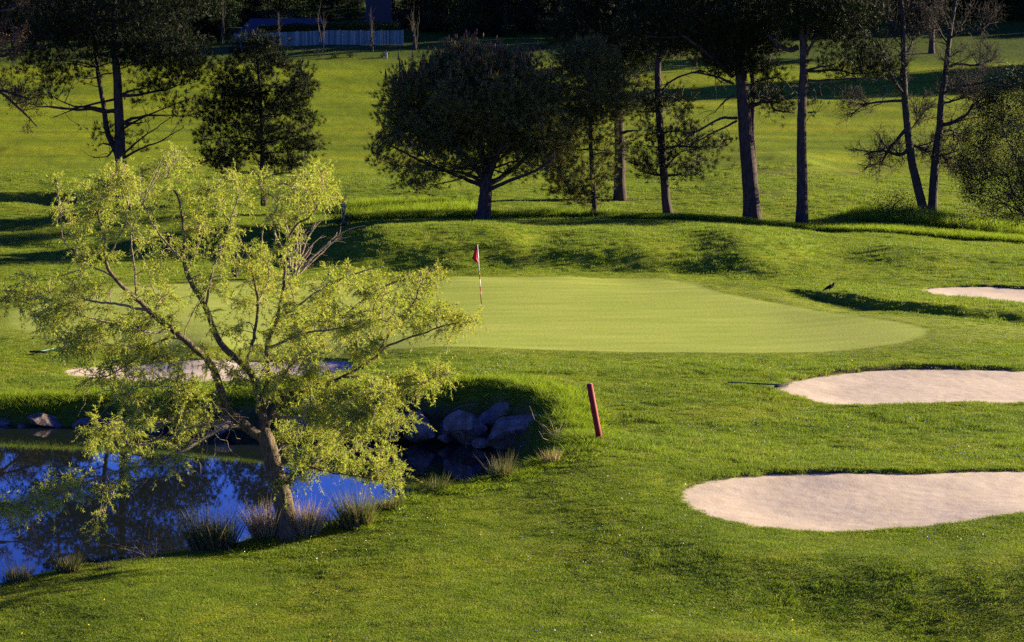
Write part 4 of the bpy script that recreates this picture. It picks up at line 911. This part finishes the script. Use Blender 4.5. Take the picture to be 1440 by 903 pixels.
BL = [(558,598,34,34,46.2,"dark boulder half hidden by the willow's right edge"), (592,603,50,30,45.8,"low pale-footed boulder, leftmost clear of the willow"), (577,588,30,24,46.6,"dark boulder resting behind the low pale-footed one"),
    (626,617,20,12,45.6,"small stone at the waterline between two boulders"), (634,604,32,28,46.0,"grey boulder leaning on the left of the domed boulder"), (665,604,60,40,45.6,"domed middle boulder on the far bank"), (679,622,22,16,45.0,"small pale stone at the foot of the domed boulder"),
    (725,605,70,54,45.0,"largest boulder, broad and dark, at the right end of the bank"), (759,627,30,24,43.8,"pale stone right of the largest boulder at the water"), (780,630,38,30,43.0,"dark boulder under the dead stalks at the pond's tip"), (795,606,44,40,43.2,"dark boulder bedded in the bank above the pond's tip"), (697,585,40,30,46.2,"boulder bedded high in the bank between the domed and the largest one"),
    (5,597,32,20,48.6,"dark boulder at the left picture edge"), (66,594,58,20,48.4,"long low boulder at the left with lit crumbs at its foot"), (34,603,30,13,48.2,"small flat stone between the two left boulders"), (118,597,36,18,48.4,"boulder under leaves right of the long low one"),
    (165,598,36,20,48.2,"first boulder behind the willow's left branches"), (215,600,40,20,48.0,"second boulder from the left behind the willow's branches"), (268,600,46,24,47.6,"boulder behind the willow left of its main limb"), (314,604,34,18,47.0,"whitish stone just left of the willow's trunk fork"),
    (430,600,46,28,46.8,"boulder behind the willow right of its trunk"), (480,600,42,26,46.6,"boulder deep behind the willow's lower foliage"), (522,600,36,30,46.4,"boulder behind the willow's right foliage")]
for i, (a, b, c, e, dd, lab) in enumerate(BL): boulder(a, b, c, e, dd, lab, 300 + i)

# ------------------------------------------------------------------ stake, flag, crow, rakes
def stake():
    p = ground_at(843, 617, ground, 30, 48); top = W(829, 540, p[1] + .02); root = tag(empty("hazard_stake", p), "leaning round red wooden stake beside the pond's right tip", "stake")
    g = Geo(); ax = unit(top - p); g.tube([p - ax * .25, p + ax * .3, p + (top - p) * .5, top - ax * .004, top], [.062, .062, .062, .062, .056], 18)
    g.build("post", M["red_stake"], root, p, smooth=True)
    g = Geo(); g.tube([top + ax * .001, top + ax * .006], [.054, .053], 18); g.build("cut_top", M["stake_top"], root, p)
stake()
def flag():
    p = ground_at(677, 428, ground, 60, 80); root = tag(empty("golf_flag", p), "thin red-and-white banded flagstick with a limp red flag on the green", "golf flag")
    top = W(671.5, 345, p[1]); L = top - p
    for a, b, mt, nm in ((0, .30, "pole_red", "pole_band"), (.30, .43, "pole_white", "pole_band"), (.43, .57, "pole_red", "pole_band"), (.57, .995, "pole_white", "pole_band")):
        g = Geo(); g.tube([p + L * a, p + L * b], [.019, .019] if a < .5 else [.019, .014], 10); g.build(nm, M[mt], root, p)
    g = Geo(); g.tube([p + L * .995, p + L * 1.01], [.022, .016], 10); g.build("cap", M["pole_white"], root, p)
    # limp cloth hanging in folds from the top third
    nu, nv = 12, 14; V = []
    for j in range(nv + 1):
        t = j / nv
        for i in range(nu + 1):
            s = i / nu
            wd = (.05 + .17 * (t / .72)) if t < .72 else .22 * (1 - (t - .72) / .28 * .93)
            x = -s * wd * .95; z = -t * .62 - s * .05 * (1 - t); y = .05 * math.sin(s * 8 + t * 2) * (.3 + t) + .03 * math.sin(s * 17)
            V.append(p + L * .985 + np.array([x - .012, y, z + .02]) - np.array([0, 0, 0]) + (-L / np.linalg.norm(L)) * 0 - (L * .985 * 0))
    V = np.array(V); V[:, 0] += -L[0] / L[2] * (V[:, 2] - (p + L * .985)[2]) * -1
    q = [(j * (nu + 1) + i, j * (nu + 1) + i + 1, (j + 1) * (nu + 1) + i + 1, (j + 1) * (nu + 1) + i) for j in range(nv) for i in range(nu)]
    g = Geo(); g.add(V, q=q); o = g.build("flag_cloth", M["flag_cloth"], root, p); md = o.modifiers.new("thick", 'SOLIDIFY'); md.thickness = .004
    g = Geo(); an = np.linspace(0, 2 * math.pi, 25)[:-1]
    ring = [[p[0] + .056 * math.cos(a), p[1] + .056 * math.sin(a), p[2] + .006] for a in an]; inner = [[p[0] + .045 * math.cos(a), p[1] + .045 * math.sin(a), p[2] + .006] for a in an]; low = [[x[0], x[1], p[2] - .1] for x in inner]
    g.add(ring + inner + low, q=[(i, (i + 1) % 24, 24 + (i + 1) % 24, 24 + i) for i in range(24)] + [(24 + i, 24 + (i + 1) % 24, 48 + (i + 1) % 24, 48 + i) for i in range(24)]); g.build("hole_liner", M["cup_white"], root, p)
flag()
def crow():
    p = ground_at(1167, 411, ground, 66, 92); sc = p[1] / FPX
    root = tag(empty("crow", p), "black crow standing upright on the mound, facing right", "bird")
    sc *= 1.22
    def q(x, y, dy=0): return p + np.array([(x - 1167) * sc, dy, (411 - y) * sc])
    bm = bmesh.new(); spine = [(q(1157.0,410.0), .008, .030), (q(1159.5,408.6), .016, .034), (q(1162,407), .040, .048), (q(1165,405.4), .070, .068), (q(1167.5,404.6), .080, .075), (q(1169.6,403.8), .070, .066), (q(1170.8,402.2), .044, .044), (q(1171.2,401.0), .038, .038), (q(1171.9,400.2), .030, .030), (q(1172.5,400.0), .010, .010)]
    rings = []; n = 12
    for i, (c, rz, ry) in enumerate(spine):
        a = spine[max(i - 1, 0)][0]; b = spine[min(i + 1, len(spine) - 1)][0]; t = unit(b - a); up = unit(np.cross(t, [0, 1, 0])) * -1
        rings.append([bm.verts.new(tuple(c - p + up * rz * math.sin(k * 2 * math.pi / n) + np.array([0, ry, 0]) * math.cos(k * 2 * math.pi / n))) for k in range(n)])
    for i in range(len(rings) - 1):
        for k in range(n): bm.faces.new((rings[i][k], rings[i][(k + 1) % n], rings[i + 1][(k + 1) % n], rings[i + 1][k]))
    bm.faces.new(rings[0]); bm.faces.new(rings[-1])
    bmesh.ops.recalc_face_normals(bm, faces=bm.faces)
    me = bpy.data.meshes.new("body"); bm.to_mesh(me); bm.free(); me.materials.append(M["feather"]); [setattr(f, "use_smooth", True) for f in me.polygons]; o = link("body", me, root); o.modifiers.new("smooth", 'SUBSURF').levels = 1
    g = Geo(); g.tube([q(1172.1,400.3), q(1173.2,400.3), q(1174.4,400.9)], [.020, .014, .002], 8); g.build("beak", M["beak"], root, p)
    for s in (-.035, .035):
        g = Geo(); ft = q(1167, 411, s); ft[2] = gz(ft[0], ft[1]); g.tube([q(1167.2,406.5,s), q(1166.4,408.8,s), ft + [0, 0, .008]], [.018, .009, .007], 6)
        for a in (-.5, 0, .5, 3.14): g.tube([ft + [0, 0, .008], ft + np.array([.05 * math.cos(a), .05 * math.sin(a), .006])], [.006, .003], 5)
        g.build("leg", M["beak"], root, p)
    for s in (-1, 1):                                               # folded wings
        g = Geo(); g.tube([q(1169.4,403.6,s*.055), q(1166.5,404.6,s*.072), q(1163,406.6,s*.055), q(1158.6,409.0,s*.022)], [.030, .046, .032, .006], 8); g.build("wing", M["feather"], root, p)
crow()
def rake(hx, hy, tx, ty, label, hm, wd):
    a = ground_at(hx, hy, ground, 40, 62); b = ground_at(tx, ty, lambda x, y: land1(x, y) - .03, 40, 62)
    root = tag(empty("bunker_rake", b), label, "rake", "bunker rakes"); g = Geo()
    A = a + [0, 0, .06]; B = b + [0, 0, .13]; mid = (A + B) / 2; mid[2] = max(mid[2], gz(mid[0], mid[1]) + .045)
    g.tube(spline([A, mid, B], 12), [.017] * 12, 8); g.build("handle", M[hm], root, b)
    g = Geo(); dr = unit((B - A) * [1, 1, 0]); sd = np.array([-dr[1], dr[0], 0]); h = wd / 2
    c1, c2 = B - sd * h, B + sd * h
    g.tube([c1, c2], [.03, .03], 8)
    for k in range(13):
        c = c1 + (c2 - c1) * (k + .5) / 13; g.tube([c, c + np.array([dr[0] * .03, dr[1] * .03, -.085])], [.009, .004], 5)
    g.build("head", M["rake_head"], root, b)
rake(1024, 541, 1099, 549, "dark-handled rake lying half in the bunker with the big green behind it", "rake_handle", .8)
rake(81, 492, 54, 501, "short blue-green rake lying on the grass at the left, behind the willow", "rake_blue", .55)

# ------------------------------------------------------------------ fence, hedge, house, saplings at the top of the hill
def fence():
    a = ground_at(330, 69, ground, 200, 240); b = ground_at(566, 67, ground, 200, 240); d = 226.0
    pts = [W(x, 68, d) for x in np.linspace(330, 566, 9)]
    for p in pts: p[2] = gz(p[0], p[1])
    root = tag(empty("wooden_fence", pts[0]), "pale blue-grey board fence running along the top of the hill", "fence"); rng = np.random.default_rng(5); g = Geo()
    xs = np.arange(pts[0][0], pts[-1][0], .17)
    for x in xs:
        z = gz(x, d); h = 1.62 + rng.normal(0, .015); dy = rng.normal(0, .008); g.box((x, d + dy, z + .03), (x + .158, d + dy + .022, z + h))
    g.build("boards", M["fence"], root, pts[0], smooth=False)
    for p in pts:
        g = Geo(); g.box((p[0] - .05, d + .04, p[2] - .3), (p[0] + .05, d + .14, p[2] + 1.7)); g.build("post", M["fence"], root, pts[0], smooth=False)
    for h in (.4, 1.3):
        g = Geo(); z0 = gz(pts[0][0], d); P = [np.array([x, d + .03, gz(x, d) + h]) for x in np.linspace(pts[0][0], pts[-1][0], 14)]; g.tube(P, .03, 4); g.build("rail", M["fence"], root, pts[0], smooth=False)
fence()
def hedge():
    rng = np.random.default_rng(9); d = 228.6; p0 = W(362, 60, d); p1 = W(562, 60, d); g = Geo(); n = 22000
    x = rng.uniform(p0[0], p1[0], n); y = d + rng.uniform(-.6, .6, n); z0 = ground(x, y); z = z0 + 2.1 * rng.uniform(0, 1, n) ** .6 + .12 * noise(x / 1.1, y, 3)
    leaves(g, np.stack([x, y, z], 1), rng.normal(0, 1, (n, 3)) + [0, -.2, .5], .24, .12, rng)
    base = np.array([p0[0], d, gz(p0[0], d)]); tag(g.build("hedge", M["hedge_leaf"], None, base), "clipped green hedge showing just above the board fence", "hedge")
hedge()
def house(px0, px1, py_ridge, py_eave, d, label, chim):
    a = W(px0, py_eave, d); b = W(px1, py_eave, d); zr = W(px0, py_ridge, d + 4)[2]; ze = a[2]; zg = min(gz(a[0], d), gz(b[0], d + 8)) - .2
    base = np.array([(a[0] + b[0]) / 2, d + 4, zg]); root = tag(empty("house", base), label, "house")
    x0, x1 = a[0] + .5, b[0] - .5
    g = Geo(); g.box((x0, d + .4, zg), (x1, d + 7.6, ze + .05)); g.build("wall", M["house_wall"], root, base, smooth=False)
    g = Geo(); w = (zr - ze) * 1.2
    V = np.array([(a[0], d, ze), (b[0], d, ze), (b[0], d + 8, ze), (a[0], d + 8, ze), (a[0] + 1.0, d + 4, zr), (b[0] - w - 1.5, d + 4, zr)]); V2 = V - [0, 0, .16]
    g.add(np.vstack([V, V2]), q=[(0,1,5,4),(2,3,4,5),(6,10,11,7),(8,11,10,9),(0,6,7,1),(1,7,8,2),(2,8,9,3),(3,9,6,0)], t=[(1,2,5),(3,0,4),(7,11,8),(9,10,6)]); rf = g.build("roof", M["slate"], root, base, smooth=False)
    if chim:
        g = Geo(); g.box((a[0] + 3, d + 3.4, zr - .5), (a[0] + 3.7, d + 4.2, zr + .9)); g.box((a[0] + 2.94, d + 3.34, zr + .9), (a[0] + 3.76, d + 4.26, zr + 1.02)); g.build("chimney", M["house_wall"], rf, base, smooth=False)
    n = 5
    for k in range(n):
        wx = x0 + (x1 - x0) * (k + .5) / n; w2 = min(.55, (x1 - x0) / n * .3); z1 = ze - .25; z0 = max(z1 - 1.2, zg + .3)
        if z1 - z0 < .4: continue
        g = Geo(); g.box((wx - w2, d + .36, z0), (wx + w2, d + .397, z1)); f = g.build("window", M["house_wall"], root, base, smooth=False)
        g = Geo(); g.box((wx - w2 + .08, d + .345, z0 + .08), (wx + w2 - .08, d + .358, z1 - .08)); g.build("pane", M["water"], f, base, smooth=False)
    return root
house(334, 492, 26, 46, 236, "low house with a long blue slate roof behind the board fence", False)
house(508, 556, -60, -20, 242, "tall blue-slated gable glimpsed between the dark trees right of the fence", True)
rngS = np.random.default_rng(71)
for k, (x, y, top, lab) in enumerate([(314,72,4,"bare sapling left of the board fence, with a spray of thin twigs"), (391,70,15,"bare sapling in front of the fence, near its left end"), (453,70,2,"tall bare sapling in front of the middle of the fence"), (523,72,10,"bare sapling in front of the fence, near its right end"), (584,70,8,"upright leafless poplar sapling right of the fence")]):
    tips = [(x + rngS.normal(0, 2), top + rngS.uniform(-2, 6))] + [(x + rngS.normal(0, 5), top + rngS.uniform(4, 26)) for _ in range(4 if k != 4 else 8)]
    tag(stems_shrub("sapling", lab, "tree", (x, y), 222, tips, 400 + k, mat="grey_bark", w=1.3, twigs=7), group="saplings along the hilltop fence")
for k, (x, y, w, h, lab) in enumerate([(430,78,7,13,"first small dark bush below the fence, counting from the left"), (450,80,8,14,"second small bush below the fence, darker and rounder"), (471,81,6,8,"lowest small bush in the middle of the row below the fence"), (493,81,7,10,"small loose bush right of the middle of the row below the fence"), (539,81,7,9,"small bush beside the pale marker post")]):
    tag(bush("shrub", lab, "shrub", 214, ell(x, y - h * .5, w * .75, h * .55), 12, 16, .35, "dark_leaf", (.16, .07), 420 + k, (x, y), cr=.16, stems=5), group="small bushes below the fence")
p = ground_at(543, 82, ground, 195, 235); g = Geo(); g.box((-.12, -.12, -.2), (.12, .12, .62)); g.box((-.10, -.10, .62), (.10, .10, .68)); o = g.build("marker_post", M["marker_post"], None, None, smooth=False); o.location = p
tag(o, "short pale marker post on the slope below the fence's right end", "post")
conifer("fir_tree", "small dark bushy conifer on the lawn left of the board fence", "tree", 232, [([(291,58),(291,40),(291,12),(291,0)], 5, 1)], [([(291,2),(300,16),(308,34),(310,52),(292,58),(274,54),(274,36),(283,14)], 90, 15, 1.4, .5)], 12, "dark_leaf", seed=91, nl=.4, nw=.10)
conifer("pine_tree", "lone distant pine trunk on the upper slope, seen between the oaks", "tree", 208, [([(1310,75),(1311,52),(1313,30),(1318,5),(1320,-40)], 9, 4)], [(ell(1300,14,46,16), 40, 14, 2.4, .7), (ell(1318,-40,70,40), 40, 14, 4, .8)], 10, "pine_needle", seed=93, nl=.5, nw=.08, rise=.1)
# ------------------------------------------------------------------ the wood along the top of the hill
def wood_tree(name, h, r, seed, leaf, lw):
    rng = np.random.default_rng(seed); root = empty(name, (0, 0, 0)); w = Geo(); f = Geo()
    w.tube(wob(np.array([(0, 0, -.5), (0, 0, h * .3), (.1, 0, h * .6), (0, .1, h * .96)], float), .1, rng), [.28, .2, .13, .03], 7)
    n = 130
    zz = rng.uniform(.03, 1, n); rad = r * (np.sin(np.clip(zz, 0, 1) ** .65 * math.pi) * .75 + .25 * (1 - zz)) * rng.uniform(.35, 1, n); a = rng.uniform(0, 2 * math.pi, n)
    C = np.stack([rad * np.cos(a), rad * np.sin(a), zz * h], 1)
    for c in C:
        s = np.array([0, 0, max(c[2] - .35 * np.hypot(c[0], c[1]), .3)]); w.tube(joinery(s, c, 4, .03, rng, .03), np.linspace(.06, .015, 4), 3, cap=False)
        o = rng.normal(0, 1, (75, 3)) * [.75, .75, .5]; leaves(f, c + o, rng.normal(0, 1, (75, 3)), lw, lw * .55, rng)
    w.build("trunk", M["grey_bark"], root, (0, 0, 0)); f.build("crown", M[leaf], root, (0, 0, 0)); return root
protos = [wood_tree("forest_tree", 15, 3.6, 501, "dark_leaf", .34), wood_tree("forest_tree", 17, 4.2, 502, "dark_leaf", .38), wood_tree("forest_tree", 13, 3.8, 503, "hedge_leaf", .34)]
rngF = np.random.default_rng(61); first = [True] * 3
spots = []
for row, (dd, st) in enumerate(((238, 30), (245, 32), (253, 34), (262, 38))):
    for x in np.arange(-330, 1800, st):
        xx = x + rngF.uniform(-9, 9); d_ = dd + rngF.uniform(-3, 3)
        if row == 0 and 245 < xx < 580: continue
        if row == 1 and (315 < xx < 560): continue
        if row == 2 and (500 < xx < 556): continue
        if row < 2 and xx > 1230: d_ += 14
        spots.append((xx, d_, None))
for k in range(9): spots.append((rngF.uniform(1500, 1800), rngF.uniform(203, 214), rngF.uniform(.85, 1.0)))     # the wood comes down the slope on the right
for i, (xx, d_, big) in enumerate(spots):
    k = int(rngF.integers(3)); o = protos[k] if first[k] else copy_tree(protos[k]); first[k] = False
    p = W(xx, 60, d_); o.location = (p[0], p[1], gz(p[0], p[1]) - .1); o.rotation_euler.z = rngF.uniform(0, 6.28); hh = [15, 17, 13][k]; s = big or (27.0 + rngF.uniform(-.8, 2.6) - gz(p[0], p[1])) / hh; s = max(s, .45); o.scale = (s, s, s) if big else (s * 1.2, s * 1.2, s)
    tag(o, "dark leafy tree of the wood on the slope just beyond the right picture edge" if big else "dark leafy tree in the dense wood along the top of the hill", "tree", "trees of the wood on the right slope" if big else "trees of the wood along the hilltop")
# trees of the same wood that stand just outside the picture on the right, up the slope, and shade it
# ------------------------------------------------------------------ turf: instanced grass blades (stuff)
def clump_proto(seed, n, r, h, w, mat, bend=.35, up=.9):
    rng = np.random.default_rng(seed); g = Geo(); a = rng.uniform(0, 2 * math.pi, n); rr = np.sqrt(rng.uniform(0, 1, n)) * r
    b = np.stack([np.cos(a) * rr, np.sin(a) * rr, np.full(n, -.01)], 1)
    dr = np.stack([rng.normal(0, .45, n), rng.normal(0, .45, n), np.full(n, up)], 1)
    blades(g, b, dr, h, w, rng, bend, seg=2)
    v = np.concatenate(g.v); me = unlinked_mesh("grass_clump", v, quads=np.concatenate(g.q), mats=[mat], smooth=True)
    return bpy.data.objects.new("grass_clump", me)
def instanced(name, pts, scl, rotz, protos, label=None, tilt=None, idx=None):
    n = len(pts); o0 = np.asarray(pts).mean(0)
    me = bpy.data.meshes.new(name); me.vertices.add(n); me.vertices.foreach_set("co", (np.asarray(pts) - o0).astype(np.float32).ravel())
    a = me.attributes.new("rot", 'FLOAT_VECTOR', 'POINT'); rv = np.zeros((n, 3), np.float32); rv[:, 2] = rotz
    if tilt is not None: rv[:, :2] = tilt
    a.data.foreach_set("vector", rv.ravel())
    a = me.attributes.new("scl", 'FLOAT_VECTOR', 'POINT'); a.data.foreach_set("vector", np.asarray(scl, np.float32).reshape(n, 3).ravel())
    me.update(); o = link(name, me, loc=o0)
    c = bpy.data.collections.new(name + "_sources")
    for p in protos: c.objects.link(p)
    ng = bpy.data.node_groups.new(name + "_scatter", 'GeometryNodeTree')
    ng.interface.new_socket("Geometry", in_out='INPUT', socket_type='NodeSocketGeometry'); ng.interface.new_socket("Geometry", in_out='OUTPUT', socket_type='NodeSocketGeometry')
    N = ng.nodes; gi = N.new("NodeGroupInput"); go = N.new("NodeGroupOutput"); ip = N.new("GeometryNodeInstanceOnPoints"); ci = N.new("GeometryNodeCollectionInfo")
    ci.inputs["Collection"].default_value = c; ci.inputs["Separate Children"].default_value = True; ci.inputs["Reset Children"].default_value = True
    ra = N.new("GeometryNodeInputNamedAttribute"); ra.data_type = 'FLOAT_VECTOR'; ra.inputs[0].default_value = "rot"
    sa = N.new("GeometryNodeInputNamedAttribute"); sa.data_type = 'FLOAT_VECTOR'; sa.inputs[0].default_value = "scl"
    rd = N.new("FunctionNodeRandomValue"); rd.data_type = 'INT'; rd.inputs[4].default_value = 0; rd.inputs[5].default_value = len(protos) - 1
    L = ng.links; L.new(gi.outputs[0], ip.inputs["Points"]); L.new(ci.outputs[0], ip.inputs["Instance"]); ip.inputs["Pick Instance"].default_value = True
    L.new(rd.outputs[2], ip.inputs["Instance Index"]); L.new(ra.outputs[0], ip.inputs["Rotation"]); L.new(sa.outputs[0], ip.inputs["Scale"]); L.new(ip.outputs[0], go.inputs[0])
    md = o.modifiers.new("scatter", 'NODES'); md.node_group = ng
    return tag(o, label=None, kind="stuff")
def scatter(n, d0, d1, rng, umax=.255):
    y = np.sqrt(rng.uniform(d0 ** 2, d1 ** 2, n)); x = rng.uniform(-umax, umax, n) * (y * 1.04 + 1.0)
    return x, y
def keep_land(x, y, gm=.0):
    k = sd_poly(x, y, GREEN) < -gm
    for b in BUNKERS: k &= sd_poly(x, y, b) < -.0
    for pnd, z in ((POND, WATER_Z + .05), (POND_FAR, .45)): k &= ~((sd_poly(x, y, pnd) > 0) & (ground(x, y) < z))
    return k
rngG = np.random.default_rng(99)
turf_p = lambda: [clump_proto(600 + i, 34, .10, .044, .0058, M['blade']) for i in range(4)]
def turf(name, n, d0, d1, s, sj=.35):
    x, y = scatter(n, d0, d1, rngG); k = keep_land(x, y); x, y = x[k], y[k]
    bare = np.zeros(len(x))
    for q in SOIL: bare = np.maximum(bare, q[4] * np.exp(-(((x - q[0]) / q[2]) ** 2 + ((y - q[1]) / q[3]) ** 2)))
    k = bare + .5 * noise(x / .8, y / .8, 51) < .55; x, y = x[k], y[k]
    fr = np.maximum(sst(-4.2, -.4, sd_poly(x, y, GREEN)), sst(-.3, .6, sd_poly(x, y, APRON)))                       # the collar of the green is mown short
    tuft = 1 + .9 * sst(.15, .6, noise(x / .55, y / .55, 31)) + .5 * noise(x / 2.1, y / 2.1, 32)
    s3 = s * rngG.uniform(1 - sj, 1 + sj, len(x)); hz = s3 * np.clip(tuft, .45, 2.4) * (1 - .82 * fr) * (.62 + .38 * sst(31, 39, y))
    instanced(name, np.stack([x, y, ground(x, y)], 1), np.stack([s3, s3, hz], 1), rngG.uniform(0, 6.28, len(x)), turf_p())
turf("turf_grass", 42000, 24, 37, 1.0)
turf("turf_grass", 46000, 37, 62, 1.35)
turf("turf_grass", 36000, 62, 112, 2.1)
turf("turf_grass", 15000, 112, 136, 2.4)
tall_p = lambda s=0: [clump_proto(640 + i + s, 26, .16, .42, .014, M['tall_grass_blade'], .3, 1.3) for i in range(3)]
# unmown strip along the crest behind the green and round the trees
xs, ys, hs = [], [], []
def along(pl, n, wd, h0, h1):
    pl = np.array([W(*p)[:2] for p in pl]); t = np.sort(rngG.uniform(0, len(pl) - 1.001, n)); i = t.astype(int); f = (t - i)[:, None]
    p = pl[i] * (1 - f) + pl[i + 1] * f; xs.append(p[:, 0] + rngG.normal(0, .3, n)); ys.append(p[:, 1] + rngG.uniform(-.5, .5, n) * wd); hs.append(rngG.uniform(h0, h1, n))
along([(860,308,104.5),(960,312,104.2),(1060,318,104),(1200,328,103.5),(1320,337,103),(1450,345,102.5)], 8000, 1.8, .4, .95)
along([(490,303,106),(560,303,106.5),(640,303,107),(760,302,108),(880,304,107)], 2600, 2.4, .6, 1.4)
along([(490,285,115),(560,290,114),(660,290,114)], 1500, 6, .6, 1.5)
along([(1200,300,110),(1290,308,109),(1400,322,106),(1470,325,105)], 1600, 4, .8, 1.9)
x = np.concatenate(xs); y = np.concatenate(ys); h = np.concatenate(hs)
s3 = rngG.uniform(.8, 1.4, len(x))
instanced("tall_grass", np.stack([x, y, ground(x, y)], 1), np.stack([s3, s3, h], 1), rngG.uniform(0, 6.28, len(x)), tall_p())
# longer grass hanging over the banks, round the stake and the willow's foot
xs, ys, hs = [], [], []
bank = POND
x, y = scatter(60000, 28, 52, rngG); sd = sd_poly(x, y, POND); k = (sd > -.9) & (sd < 1.1) & (ground(x, y) > WATER_Z + .12) & (rngG.uniform(0, 1, len(x)) < .8 * np.exp(-((sd - .0) / .55) ** 2)); k &= ~((y > 43) & (sd > .75))
x, y = x[k], y[k]; s3 = rngG.uniform(.5, .95, len(x)); h = rngG.uniform(.25, .75, len(x)) * np.where(y > 42, .8, .42)
instanced("bank_grass", np.stack([x, y, ground(x, y)], 1), np.stack([s3, s3, h], 1), rngG.uniform(0, 6.28, len(x)), tall_p(10))
# daisies and dandelions
def flower(mat, r, seed):
    g = Geo(); an = np.linspace(0, 2 * math.pi, 9)[:-1]
    g.add([(0, 0, .045)] + [(r * math.cos(a), r * math.sin(a), .050) for a in an], t=[(0, 1 + i, 1 + (i + 1) % 8) for i in range(8)])
    me = unlinked_mesh("flower", np.concatenate(g.v), tris=np.concatenate(g.t), mats=[mat], smooth=False); return bpy.data.objects.new("flower", me)
x, y = scatter(36000, 25, 60, rngG); k = keep_land(x, y, 1.0) & (rngG.uniform(0, 1, len(x)) < .16 * sst(.12, .6, noise(x / 2.4, y / 1.6, 41)) + .004); x, y = x[k], y[k]
s = rngG.uniform(.7, 1.35, len(x)); instanced("daisies", np.stack([x, y, ground(x, y) + .02], 1), np.stack([s, s, s], 1), rngG.uniform(0, 6.28, len(x)), [flower(M['petal'], .009, 1)], tilt=rngG.normal(0, .5, (len(x), 2)))
x, y = scatter(900, 25, 62, rngG); k = keep_land(x, y, 1.0) & (noise(x / 4, y / 3, 43) > .0); x, y = x[k], y[k]
s = rngG.uniform(.7, 1.2, len(x)); instanced("dandelions", np.stack([x, y, ground(x, y) + .02], 1), np.stack([s, s, s], 1), rngG.uniform(0, 6.28, len(x)), [flower(M['dandelion'], .015, 2)], tilt=rngG.normal(0, .4, (len(x), 2)))
